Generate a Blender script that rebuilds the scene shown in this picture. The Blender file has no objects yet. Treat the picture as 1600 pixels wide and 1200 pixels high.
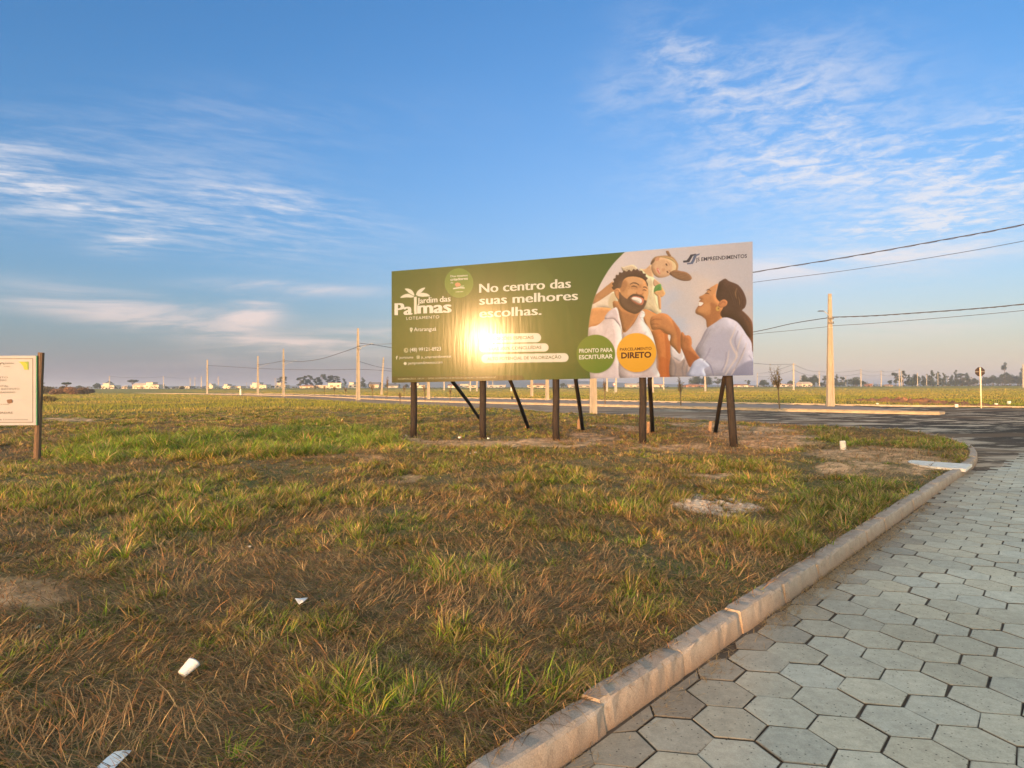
import bpy, math, random
import numpy as np
from mathutils import Vector, Matrix

# ------------------------------------------------------------------ camera
F = 1010.0; CH = 1.57
SC = bpy.context.scene
COL = SC.collection
_R = Vector((math.sqrt(1-0.0032**2), 0.0, -0.0032))
_F0 = Vector((0, 1, 0.00515)).normalized()
_U = _R.cross(_F0).normalized()
_F = _U.cross(_R).normalized()
cam_d = bpy.data.cameras.new('camera'); cam = bpy.data.objects.new('camera', cam_d); COL.objects.link(cam)
M4 = Matrix((( _R.x, _U.x, -_F.x, 0), (_R.y, _U.y, -_F.y, 0), (_R.z, _U.z, -_F.z, CH), (0, 0, 0, 1)))
cam.matrix_world = M4
cam_d.sensor_width = 36; cam_d.lens = F*36/1600; cam_d.clip_end = 20000; cam_d.clip_start = 0.05
SC.camera = cam

# ------------------------------------------------------------------ light, sky, exposure
SUN_AZ = math.radians(24.6)      # travel direction, clockwise from +Y
SUN_EL = math.radians(4.3)
w = bpy.data.worlds.new('World'); SC.world = w; w.use_nodes = True
SKY_STRENGTH = 0.15
SUN_STRENGTH = 2.1
sun_d = bpy.data.lights.new('sun', 'SUN'); sun_d.energy = SUN_STRENGTH; sun_d.angle = math.radians(0.6)
sun_d.color = (1.0, 0.52, 0.22)
sun = bpy.data.objects.new('sun', sun_d); COL.objects.link(sun)
tv = Vector((math.sin(SUN_AZ)*math.cos(SUN_EL), math.cos(SUN_AZ)*math.cos(SUN_EL), -math.sin(SUN_EL)))
sun.rotation_mode = 'QUATERNION'; sun.rotation_quaternion = tv.to_track_quat('-Z', 'Y')
SC.view_settings.view_transform = 'Standard'; SC.view_settings.look = 'None'
SC.view_settings.exposure = 2.0; SC.view_settings.gamma = 1.0
SC.view_settings.use_curve_mapping = False

def build_world():
    nt = w.node_tree; nt.nodes.clear(); N = nt.nodes.new; L = nt.links.new
    def math_(op, a, b=None, c=None, clamp=False):
        n = N('ShaderNodeMath'); n.operation = op; n.use_clamp = clamp
        for i, v in enumerate((a, b, c)):
            if v is None: continue
            if isinstance(v, (int, float)): n.inputs[i].default_value = v
            else: L(v, n.inputs[i])
        return n.outputs[0]
    sky = N('ShaderNodeTexSky'); sky.sky_type = 'NISHITA'; sky.sun_disc = False
    sky.sun_elevation = SUN_EL; sky.sun_rotation = math.pi + SUN_AZ
    sky.air_density = 1.0; sky.dust_density = 1.2; sky.ozone_density = 2.2
    tc = N('ShaderNodeTexCoord'); sep = N('ShaderNodeSeparateXYZ'); L(tc.outputs['Generated'], sep.inputs[0])
    x, y, z = sep.outputs
    ya = math_('MAXIMUM', math_('ABSOLUTE', y), 0.05)
    t = math_('DIVIDE', x, ya)            # tangent of the bearing
    e = math_('DIVIDE', z, ya)            # tangent of the elevation
    zc = math_('ADD', math_('MAXIMUM', z, 0.0), 0.10)
    px = math_('DIVIDE', x, zc); py = math_('DIVIDE', y, zc)
    def noise(sx, sy, rot, scale, detail, rough, off, dist=0.0):
        c = N('ShaderNodeCombineXYZ'); L(px, c.inputs[0]); L(py, c.inputs[1]); c.inputs[2].default_value = off
        m = N('ShaderNodeMapping'); m.vector_type = 'TEXTURE'; m.inputs['Rotation'].default_value = (0, 0, rot)
        m.inputs['Scale'].default_value = (sx, sy, 1); L(c.outputs[0], m.inputs[0])
        n = N('ShaderNodeTexNoise'); n.inputs['Scale'].default_value = scale; n.inputs['Detail'].default_value = detail
        n.inputs['Roughness'].default_value = rough; n.inputs['Distortion'].default_value = dist
        L(m.outputs[0], n.inputs['Vector']); return n.outputs['Fac']
    def ramp(v, a, b):
        n = N('ShaderNodeMapRange'); n.interpolation_type = 'SMOOTHSTEP'
        L(v, n.inputs['Value']); n.inputs['From Min'].default_value = a; n.inputs['From Max'].default_value = b
        return n.outputs[0]
    def blob(t0, e0, rt, re, rot=0.0):
        dt = math_('SUBTRACT', t, t0); de = math_('SUBTRACT', e, e0)
        c, s = math.cos(rot), math.sin(rot)
        a = math_('DIVIDE', math_('ADD', math_('MULTIPLY', dt, c), math_('MULTIPLY', de, s)), rt)
        b = math_('DIVIDE', math_('SUBTRACT', math_('MULTIPLY', de, c), math_('MULTIPLY', dt, s)), re)
        d = math_('ADD', math_('MULTIPLY', a, a), math_('MULTIPLY', b, b))
        return math_('POWER', 2.718, math_('MULTIPLY', d, -1.0))
    def add(*v):
        o = v[0]
        for k in v[1:]: o = math_('ADD', o, k)
        return o
    mul = lambda a, b: math_('MULTIPLY', a, b)
    # wispy cirrus
    n1 = noise(1.0, 0.42, 0.35, 1.15, 12, 0.66, 3.1, 0.5)
    n1f = noise(1.0, 0.36, 0.5, 5.5, 8, 0.62, 7.7, 0.3)
    w1 = ramp(add(mul(n1, 0.55), mul(n1f, 0.45)), 0.38, 0.70)
    mL = add(mul(blob(-0.82, 0.34, 0.16, 0.06, -0.15), 1.2), mul(blob(-0.60, 0.275, 0.24, 0.032, -0.22), 1.1), mul(blob(-0.57, 0.238, 0.05, 0.012, 0.0), 0.8), mul(blob(-0.38, 0.285, 0.16, 0.034, -0.2), 1.25), mul(blob(-0.60, 0.22, 0.05, 0.016, 0.0), 0.7), mul(blob(-0.5, 0.40, 0.3, 0.06, 0.0), 0.25))
    # rippled altocumulus
    n2 = noise(1.0, 0.75, -0.4, 11.0, 8, 0.66, 1.3, 0.4)
    n2b = noise(1.0, 0.8, -0.4, 2.2, 6, 0.6, 5.3, 0.3)
    w2 = ramp(add(mul(n2, 0.6), mul(n2b, 0.4)), 0.40, 0.66)
    mR = add(mul(blob(0.28, 0.50, 0.055, 0.09, 0.9), 0.55), mul(blob(0.44, 0.42, 0.16, 0.11, 0.25), 0.70), mul(blob(0.50, 0.34, 0.22, 0.05, 0.1), 0.5), mul(blob(0.74, 0.32, 0.22, 0.085, 0.35), 1.0), mul(blob(0.16, 0.45, 0.05, 0.05, 0.5), 0.22), mul(blob(0.62, 0.245, 0.12, 0.018, 0.1), 0.8))
    # low soft banks
    n3 = noise(1.6, 1.0, 0.1, 1.5, 10, 0.62, 9.9, 0.5)
    w3 = ramp(n3, 0.40, 0.62)
    mB = add(mul(blob(0.55, 0.197, 0.32, 0.024, 0.10), 1.1), mul(blob(-0.34, 0.155, 0.12, 0.010, -0.04), 1.0), mul(blob(-0.40, 0.115, 0.045, 0.022, 0.2), 1.1), mul(blob(-0.65, 0.135, 0.22, 0.02, -0.12), 0.75), mul(blob(-0.50, 0.09, 0.25, 0.016, -0.15), 0.65), mul(blob(-0.25, 0.075, 0.22, 0.02, 0.1), 0.6), mul(blob(0.62, 0.095, 0.25, 0.02, 0.03), 0.35))
    w3b = add(mul(w3, 0.85), 0.15)
    fac = add(mul(w1, mL), mul(w2, mR), mul(w3b, mul(mB, 0.8)))
    fac = math_('MINIMUM', mul(fac, 1.0), 0.78)
    front = ramp(y, 0.0, 0.2)
    gen = mul(mul(w1, 0.35), math_('SUBTRACT', 1.0, front))
    up = ramp(z, 0.0, 0.02)
    fac = mul(add(mul(fac, front), gen), up)
    mixc = N('ShaderNodeMix'); mixc.data_type = 'RGBA'
    L(fac, mixc.inputs['Factor'])
    hsv = N('ShaderNodeMix'); hsv.data_type = 'RGBA'; hsv.blend_type = 'MULTIPLY'; hsv.inputs['Factor'].default_value = 1
    L(sky.outputs[0], hsv.inputs['A']); tn = N('ShaderNodeMix'); tn.data_type = 'RGBA'; L(ramp(y, -0.45, 0.35), tn.inputs['Factor']); tn.inputs['A'].default_value = SKY_SUNSIDE; tn.inputs['B'].default_value = SKY_TINT; L(tn.outputs['Result'], hsv.inputs['B'])
    # cloud colour: cool white high up, warmer towards the horizon
    cr = N('ShaderNodeMix'); cr.data_type = 'RGBA'; L(ramp(e, 0.06, 0.26), cr.inputs['Factor'])
    cr.inputs['A'].default_value = CLOUD_LOW; cr.inputs['B'].default_value = CLOUD_HIGH
    # thin horizon murk
    mk = N('ShaderNodeMix'); mk.data_type = 'RGBA'
    mf = math_('POWER', 2.718, mul(math_('MAXIMUM', e, 0.0), -MURK_FALL))
    L(mul(mul(mf, MURK_AMT), ramp(y, -0.4, 0.3)), mk.inputs['Factor']); L(hsv.outputs['Result'], mk.inputs['A'])
    mkc = N('ShaderNodeMix'); mkc.data_type = 'RGBA'; L(ramp(t, -0.55, 0.55), mkc.inputs['Factor'])
    mkc.inputs['A'].default_value = MURK_L; mkc.inputs['B'].default_value = MURK_R
    L(mkc.outputs['Result'], mk.inputs['B'])
    L(mk.outputs['Result'], mixc.inputs['A']); L(cr.outputs['Result'], mixc.inputs['B'])
    bg = N('ShaderNodeBackground'); bg.inputs['Strength'].default_value = SKY_STRENGTH
    L(mixc.outputs['Result'], bg.inputs['Color'])
    out = N('ShaderNodeOutputWorld'); L(bg.outputs[0], out.inputs[0])
SKY_TINT = (0.25, 0.475, 0.68, 1); SKY_SUNSIDE = (4.1, 3.1, 2.05, 1)
CLOUD_HIGH = (1.50, 1.46, 1.50, 1); CLOUD_LOW = (1.70, 1.30, 1.15, 1)
MURK_L = (0.56, 0.47, 0.62, 1); MURK_R = (1.70, 1.25, 1.02, 1); MURK_AMT = 0.88; MURK_FALL = 5.6
build_world()

# ------------------------------------------------------------------ helpers
rnd = random.Random(7)
def ray(px, py):
    return _F + _R*((px-800)/F) + _U*((600-py)/F)
def G(px, py, z=0.0):
    """ground point seen at photo pixel"""
    d = ray(px, py); t = (z-CH)/d.z
    return Vector((d.x*t, d.y*t, z))
def PY(px, py, Y):
    """point at depth Y seen at photo pixel"""
    d = ray(px, py); t = Y/d.y
    return Vector((d.x*t, Y, CH+d.z*t))
RV, UV_, FV = np.array(_R), np.array(_U), np.array(_F)
def proj(X, Y, Z):
    dx, dy, dz = X, Y, Z-CH
    a = dx*RV[0]+dy*RV[1]+dz*RV[2]; b = dx*UV_[0]+dy*UV_[1]+dz*UV_[2]; c = dx*FV[0]+dy*FV[1]+dz*FV[2]
    c = np.where(c < 0.05, 0.05, c)
    return 800+F*a/c, 600-F*b/c
def horizon(px): return 605.2-0.0032*(px-800)

def hash2(ix, iy, s):
    ix = np.asarray(ix, dtype=np.int64); iy = np.asarray(iy, dtype=np.int64)
    h = (ix*374761393 + iy*668265263 + s*1442695041) & 0xFFFFFFFF
    h = ((h ^ (h >> 13))*1274126177) & 0xFFFFFFFF
    h = ((h ^ (h >> 16))*2246822519) & 0xFFFFFFFF
    h = h ^ (h >> 15)
    return (h & 0xFFFFFF)/float(0x1000000)
def vnoise(x, y, s):
    ix = np.floor(x).astype(np.int64); iy = np.floor(y).astype(np.int64)
    fx = x-ix; fy = y-iy; fx = fx*fx*(3-2*fx); fy = fy*fy*(3-2*fy)
    a = hash2(ix, iy, s); b = hash2(ix+1, iy, s); c = hash2(ix, iy+1, s); d = hash2(ix+1, iy+1, s)
    return (a*(1-fx)+b*fx)*(1-fy)+(c*(1-fx)+d*fx)*fy
def fbm(x, y, scale, s, oct=4, g=0.5):
    o = 0; a = 1; t = 0; f = 1.0/scale
    for i in range(oct):
        o = o+a*vnoise(x*f+17.3*i, y*f-9.1*i, s+i); t += a; a *= g; f *= 2.03
    return o/t
def sstep(a, b, x):
    t = np.clip((x-a)/(b-a), 0, 1); return t*t*(3-2*t)

def mesh_np(name, V, faces_flat, starts, totals, mat=None, parent=None, col=None, smooth=False, matidx=None):
    me = bpy.data.meshes.new(name)
    V = np.asarray(V, dtype=np.float32)
    me.vertices.add(len(V)); me.vertices.foreach_set('co', V.ravel())
    me.loops.add(len(faces_flat)); me.loops.foreach_set('vertex_index', np.asarray(faces_flat, dtype=np.int32))
    me.polygons.add(len(starts)); me.polygons.foreach_set('loop_start', np.asarray(starts, dtype=np.int32))
    try: me.polygons.foreach_set('loop_total', np.asarray(totals, dtype=np.int32))
    except Exception: pass
    me.polygons.foreach_set('use_smooth', np.full(len(starts), bool(smooth)))
    me.update(calc_edges=True)
    if col is not None:
        at = me.color_attributes.new('Col', 'FLOAT_COLOR', 'POINT')
        c = np.ones((len(V), 4), dtype=np.float32); c[:, :3] = col
        at.data.foreach_set('color', c.ravel())
    o = bpy.data.objects.new(name, me); COL.objects.link(o)
    if mat: me.materials.append(mat)
    if parent: o.parent = parent
    return o

class MB:
    """small mesh builder"""
    def __init__(s): s.v = []; s.f = []
    def add(s, vs, fs):
        n = len(s.v); s.v += [tuple(v) for v in vs]; s.f += [tuple(i+n for i in f) for f in fs]
    def box(s, c, size, rz=0, top=1.0, rot=None, bev=0.0):
        hx, hy, hz = size[0]/2, size[1]/2, size[2]/2
        c = Vector(c); m = rot if rot is not None else Matrix.Rotation(rz, 3, 'Z')
        b = min(bev, hx*0.45, hy*0.45, hz*0.45)
        if b <= 0:
            vs = []
            for z, k in ((-hz, 1.0), (hz, top)):
                for x, y in ((-1, -1), (1, -1), (1, 1), (-1, 1)): vs.append(c+m@Vector((x*hx*k, y*hy*k, z)))
            s.add(vs, [(3, 2, 1, 0), (4, 5, 6, 7), (0, 1, 5, 4), (1, 2, 6, 5), (2, 3, 7, 6), (3, 0, 4, 7)])
        else:
            rings = []
            for z, q in ((-hz, b), (-hz+b, 0), (hz-b, 0), (hz, b)):
                k = 1.0 if z < 0 else top
                r = []
                for x, y in ((-1, -1), (1, -1), (1, 1), (-1, 1)):
                    X, Y = x*(hx*k-q), y*(hy*k-q); cb = b
                    for dx, dy in (((0, cb), (cb, 0)) if (x, y) in ((-1, -1), (1, 1)) else ((cb, 0), (0, cb))):
                        r.append(c+m@Vector((X-x*dx, Y-y*dy, z)))
                rings.append(r)
            vs = [v for r in rings for v in r]; fs = []
            for i in range(3):
                for j in range(8): fs.append((i*8+j, i*8+(j+1) % 8, (i+1)*8+(j+1) % 8, (i+1)*8+j))
            fs.append(tuple(reversed(range(8)))); fs.append(tuple(range(24, 32)))
            s.add(vs, fs)
    def tube(s, pts, rad, n=8, cap=True):
        pts = [Vector(p) for p in pts]
        if not isinstance(rad, (list, tuple)): rad = [rad]*len(pts)
        vs = []; up = Vector((0, 0, 1))
        for i, p in enumerate(pts):
            d = (pts[min(i+1, len(pts)-1)]-pts[max(i-1, 0)])
            if d.length < 1e-9: d = Vector((0, 0, 1))
            d.normalize()
            a = d.cross(Vector((0, 1, 0)) if abs(d.y) < 0.9 else Vector((1, 0, 0))).normalized(); b = d.cross(a).normalized()
            for k in range(n):
                t = 2*math.pi*k/n; vs.append(p+(a*math.cos(t)+b*math.sin(t))*rad[i])
        fs = []
        for i in range(len(pts)-1):
            for k in range(n): fs.append((i*n+k, i*n+(k+1) % n, (i+1)*n+(k+1) % n, (i+1)*n+k))
        if cap: fs.append(tuple(reversed(range(n)))); fs.append(tuple(range((len(pts)-1)*n, len(pts)*n)))
        s.add(vs, fs)
    def build(s, name, mat, parent=None, smooth=False):
        me = bpy.data.meshes.new(name); me.from_pydata([tuple(v) for v in s.v], [], s.f)
        if smooth:
            me.polygons.foreach_set('use_smooth', [True]*len(me.polygons))
        me.update(); me.materials.append(mat)
        o = bpy.data.objects.new(name, me); COL.objects.link(o)
        if parent is not None: o.parent = parent
        return o

def tag(o, label=None, cat=None, group=None, kind=None):
    if label: o['label'] = label
    if cat: o['category'] = cat
    if group: o['group'] = group
    if kind: o['kind'] = kind
    return o
def empty(name, loc, rz=0.0):
    o = bpy.data.objects.new(name, None); COL.objects.link(o); o.location = loc; o.rotation_euler = (0, 0, rz)
    o.empty_display_size = 0.2; return o

def mat(name, col, rough=0.8, var=0.0, scale=5.0, col2=None, bump=0.0, bscale=40.0, spec=0.3, metal=0.0, coord='Object', stretch=(1, 1, 1), detail=6, attr=False, transl=0.0, sheen=0):
    m = bpy.data.materials.new(name); m.use_nodes = True; nt = m.node_tree; N = nt.nodes.new; L = nt.links.new
    b = nt.nodes['Principled BSDF']; b.inputs['Roughness'].default_value = rough
    b.inputs['Specular IOR Level'].default_value = spec; b.inputs['Metallic'].default_value = metal
    c4 = tuple(col)+(1,) if len(col) == 3 else col
    tc = N('ShaderNodeTexCoord'); mp = N('ShaderNodeMapping'); mp.inputs['Scale'].default_value = stretch
    L(tc.outputs[coord], mp.inputs[0])
    csock = None
    if attr:
        a = N('ShaderNodeAttribute'); a.attribute_name = 'Col'; csock = a.outputs['Color']
    if var > 0 or col2:
        n = N('ShaderNodeTexNoise'); n.inputs['Scale'].default_value = scale; n.inputs['Detail'].default_value = detail
        L(mp.outputs[0], n.inputs['Vector'])
        mr = N('ShaderNodeMapRange'); L(n.outputs['Fac'], mr.inputs['Value'])
        mr.inputs['From Min'].default_value = 0.3; mr.inputs['From Max'].default_value = 0.7
        mx = N('ShaderNodeMix'); mx.data_type = 'RGBA'
        L(mr.outputs[0], mx.inputs['Factor'])
        if attr:
            mu = N('ShaderNodeMix'); mu.data_type = 'RGBA'; mu.blend_type = 'MULTIPLY'; mu.inputs['Factor'].default_value = 1
            mx.inputs['A'].default_value = (1-var,)*3+(1,); mx.inputs['B'].default_value = (1+var,)*3+(1,)
            L(csock, mu.inputs['A']); L(mx.outputs['Result'], mu.inputs['B']); csock = mu.outputs['Result']
        else:
            c2 = tuple(col2)+(1,) if col2 else tuple(min(1, k*(1+var)) for k in col[:3])+(1,)
            mx.inputs['A'].default_value = tuple(k*(1-var) for k in col[:3])+(1,) if not col2 else c4
            mx.inputs['B'].default_value = c2; csock = mx.outputs['Result']
    if csock: L(csock, b.inputs['Base Color'])
    else: b.inputs['Base Color'].default_value = c4
    if bump > 0:
        n2 = N('ShaderNodeTexNoise'); n2.inputs['Scale'].default_value = bscale; n2.inputs['Detail'].default_value = 8
        L(mp.outputs[0], n2.inputs['Vector']); bp = N('ShaderNodeBump'); bp.inputs['Strength'].default_value = bump
        bp.inputs['Distance'].default_value = 0.02
        L(n2.outputs['Fac'], bp.inputs['Height']); L(bp.outputs[0], b.inputs['Normal'])
    if transl > 0:
        tr = N('ShaderNodeBsdfTranslucent'); ms = N('ShaderNodeMixShader'); ms.inputs[0].default_value = transl
        if csock: L(csock, tr.inputs['Color'])
        else: tr.inputs['Color'].default_value = c4
        out = nt.nodes['Material Output']; L(b.outputs[0], ms.inputs[1]); L(tr.outputs[0], ms.inputs[2]); L(ms.outputs[0], out.inputs['Surface'])
    return m
# ------------------------------------------------------------------ ground zones (from points on the ground)
def gp(l, z=0.0): return [G(x, y, z).to_2d() for x, y in l]
KERB_PX = [(949, 1145.5), (1068, 1053), (1149, 991), (1266, 909), (1300, 886), (1367.5, 841), (1410, 811), (1443.75, 787), (1475, 764), (1510, 740), (1524, 728), (1528, 716), (1520, 704), (1506, 697.5), (1481, 690), (1434, 680), (1400, 675)]
kerb = gp(KERB_PX)
kdir = (kerb[7]-kerb[0]).normalized()
kerb = [kerb[0]-kdir*30] + [kerb[0]-kdir*2.4, kerb[0]] + kerb[1:]
# smooth the straight run
for i in range(3, 9):
    s = (kerb[i]-kerb[2]).dot(kdir); kerb[i] = kerb[2]+kdir*s
near_edge = gp([(1300, 669), (1200, 663), (1100, 658), (1000, 652.5), (925, 648), (800, 641.5), (700, 637), (600, 632.5), (500, 626), (400, 620.5), (300, 617), (0, 613.4), (-345, 611.3)])
far_edge = gp([(2300, 645), (1600, 638), (1340, 634.5), (1220, 632), (1050, 629), (870, 625), (650, 621), (560, 618.5), (470, 616.3), (300, 613.6), (0, 611.3), (-345, 610)])
NEAR = [tuple(p) for p in kerb+near_edge] + [(-900, 60), (-900, -200), (-60, -200)]
fe = [tuple(p) for p in far_edge]
FAR = [(900, fe[0][1]-300)] + fe + [(-9000, 900), (-9000, 9000), (9000, 9000), (9000, -200)]
def inpoly(x, y, P):
    r = np.zeros(x.shape, dtype=bool); n = len(P)
    for i in range(n):
        x1, y1 = P[i]; x2, y2 = P[(i+1) % n]
        if y1 == y2: continue
        c = ((y1 > y) != (y2 > y)) & (x < (x2-x1)*(y-y1)/(y2-y1)+x1)
        r ^= c
    return r
def dist_poly(x, y, P, closed=False):
    d = np.full(x.shape, 1e9)
    for i in range(len(P)-(0 if closed else 1)):
        x1, y1 = P[i]; x2, y2 = P[(i+1) % len(P)]
        vx, vy = x2-x1, y2-y1; l = vx*vx+vy*vy+1e-12
        t = np.clip(((x-x1)*vx+(y-y1)*vy)/l, 0, 1)
        d = np.minimum(d, np.hypot(x-x1-t*vx, y-y1-t*vy))
    return d
kerb_t = [tuple(p) for p in kerb]; near_t = kerb_t+[tuple(p) for p in near_edge]
def terrain(x, y):
    x = np.asarray(x, dtype=float); y = np.asarray(y, dtype=float)
    r = np.hypot(x, y)
    inn = inpoly(x, y, NEAR); inf = inpoly(x, y, FAR)
    d = dist_poly(x, y, near_t)
    rough = (fbm(x, y, 2.6, 11, 4)-0.5)*0.16+(fbm(x, y, 0.35, 23, 3)-0.5)*0.05*np.clip(1.2-r/25, 0, 1)
    rough = rough*sstep(0.05, 1.2, d)
    zn = 0.105*sstep(0.02, 0.10, d)-0.04*(1-sstep(0.02, 0.10, d)) + rough
    # avenue side has no kerb: the turf just peters out
    px, py = proj(x, y, 0.1)
    av = (y > kerb_t[-1][1])
    zn = np.where(av, -0.02+0.13*sstep(0, 1.2, d)+rough, zn)
    df = dist_poly(x, y, fe)
    zf = 0.10*sstep(0.05, 0.25, df)+(fbm(x, y, 6, 31, 3)-0.5)*0.22*sstep(0.5, 6, df)
    z = np.where(inn, zn, np.where(inf, zf, -0.04))
    z = z+1.25*sstep(190, 430, r)
    return z
def zg(x, y): return float(terrain(np.array([x]), np.array([y]))[0])
def ell(px, py, cx, cy, rx, ry, soft=0.5):
    d = ((px-cx)/rx)**2+((py-cy)/ry)**2
    return 1-sstep(1-soft, 1+soft, d)
SANDS = [(1185, 680, 76, 14), (1110, 668, 60, 8), (1215, 693, 55, 9), (1375, 712, 85, 13), (820, 692, 150, 7), (1420, 727, 90, 9), (690, 689, 90, 4.5), (880, 692, 90, 6), (975, 668, 45, 6), (25, 930, 95, 34), (1115, 742, 55, 6), (110, 655, 35, 3), (105, 690, 25, 4), (1290, 727, 35, 5), (540, 716, 70, 4), (930, 683, 40, 5), (1060, 700, 90, 5), (640, 746, 30, 5)]
LUSH = [(300, 700, 210, 24), (500, 685, 130, 24), (150, 712, 70, 14)]
GREENS = [(560, 1085, 130, 50), (850, 1070, 110, 60), (320, 790, 190, 42), (120, 800, 130, 26), (1230, 850, 60, 22), (330, 760, 120, 22), (1180, 740, 70, 18), (1330, 790, 130, 40), (1440, 695, 90, 12), (1280, 682, 60, 8), (520, 770, 100, 20), (610, 840, 90, 26), (740, 900, 90, 30), (1000, 940, 60, 30), (480, 985, 80, 22), (870, 745, 60, 14), (190, 890, 70, 22), (960, 790, 120, 18), (720, 1000, 60, 30)]
def fields(x, y):
    px, py = proj(x, y, np.full_like(x, 0.12))
    w1 = (fbm(x, y, 1.1, 91, 4)-0.5)
    qx = px+w1*110; qy = py+w1*np.clip((py-600)*0.24, 3, 80)
    sand = np.zeros_like(x); lush = np.zeros_like(x); gr = np.zeros_like(x)
    for e in SANDS: sand = np.maximum(sand, ell(qx, qy, *e))
    for e in LUSH: lush = np.maximum(lush, ell(qx, qy, *e, soft=0.3))
    for e in GREENS: gr = np.maximum(gr, ell(qx, qy, *e, soft=0.7))
    r = np.hypot(x, y)
    n = fbm(x, y, 2.2, 5, 4)
    nf = fbm(x, y, 14, 6, 4)
    green = np.clip(0.20+0.72*sstep(0.40, 0.62, n)*0.8+0.55*gr+0.5*sstep(15, 45, r)*nf, 0, 1)
    sand = sand*sstep(.14, .46, fbm(x, y, .7, 44, 4))
    return green, sand, lush, px, py

def build_ground():
    f1 = np.linspace(-52, 52, 640); f2 = np.concatenate([np.linspace(-180, -53, 60), np.linspace(53, 180, 60)[:-1]])
    az = np.radians(np.sort(np.concatenate([f1, f2])))
    rad = [0.25]
    while rad[-1] < 7000: rad.append(rad[-1]*(1.013 if rad[-1] < 120 else 1.04))
    rad = np.array(rad)
    A, Rr = np.meshgrid(az, rad)
    X = Rr*np.sin(A); Y = Rr*np.cos(A)
    Z = terrain(X, Y)
    na, nr = len(az), len(rad)
    V = np.stack([X, Y, Z], -1).reshape(-1, 3)
    i = np.arange(nr-1)[:, None]*na; j = np.arange(na)[None, :]; j2 = (j+1) % na
    Fq = np.stack([i+j, i+j2, i+na+j2, i+na+j], -1).reshape(-1, 4)
    # centre fan
    V = np.vstack([V, [[0, 0, float(V[:na, 2].mean())]]]); c = len(V)-1
    jj = np.arange(na); T = np.stack([np.full(na, c), (jj+1) % na, jj], -1)
    flat = np.concatenate([Fq.ravel(), T.ravel()])
    st = np.concatenate([np.arange(len(Fq))*4, len(Fq)*4+np.arange(na)*3]); to = np.concatenate([np.full(len(Fq), 4), np.full(na, 3)])
    x, y = V[:, 0], V[:, 1]
    green, sand, lush, px, py = fields(x, y)
    soil = np.array([0.110, 0.080, 0.050]); straw = np.array([0.18, 0.135, 0.070]); gcol = np.array([0.09, 0.105, 0.025]); sandc = np.array([0.64, 0.38, 0.20])
    n = fbm(x, y, 0.5, 77, 4)[:, None]; r = np.hypot(x, y)
    base = soil*(1-n)+straw*n
    k = (np.clip(green*0.45+lush*0.6+0.45*sstep(25, 70, r), 0, 1))[:, None]
    base = base*(1-k)+gcol*k
    farc = np.array([0.20, 0.165, 0.05])*(1-fbm(x, y, 30, 66, 3)[:, None])*1.5+np.array([0.21, 0.19, 0.045])*fbm(x, y, 30, 66, 3)[:, None]
    kf = sstep(60, 140, r)[:, None]*0.8; base = base*(1-kf)+farc*kf
    s = (sand*(0.30+0.7*sstep(.38, .62, fbm(x, y, 0.16, 45, 5, .65))))[:, None]
    base = base*(1-s)+sandc*s
    m = mat('ground_soil', (0.2, 0.2, 0.2), 0.95, var=0.28, scale=9, bump=0.5, bscale=25, attr=True, spec=0.1)
    o = mesh_np('ground', V, flat, st, to, m, col=base, smooth=True); tag(o, kind='structure')
build_ground()

def ngon_sheet(name, pts, z, m):
    me = bpy.data.meshes.new(name)
    from mathutils.geometry import tessellate_polygon
    V = [Vector((p[0], p[1], z)) for p in pts]
    T = tessellate_polygon([V])
    fs = []
    for t in T:
        a, b, c = [V[k] for k in t]
        fs.append(tuple(t) if (b-a).cross(c-a).z > 0 else tuple(reversed(t)))
    me.from_pydata([tuple(v) for v in V], [], fs); me.update()
    me.materials.append(m); o = bpy.data.objects.new(name, me); COL.objects.link(o); tag(o, kind='structure'); return o

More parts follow.
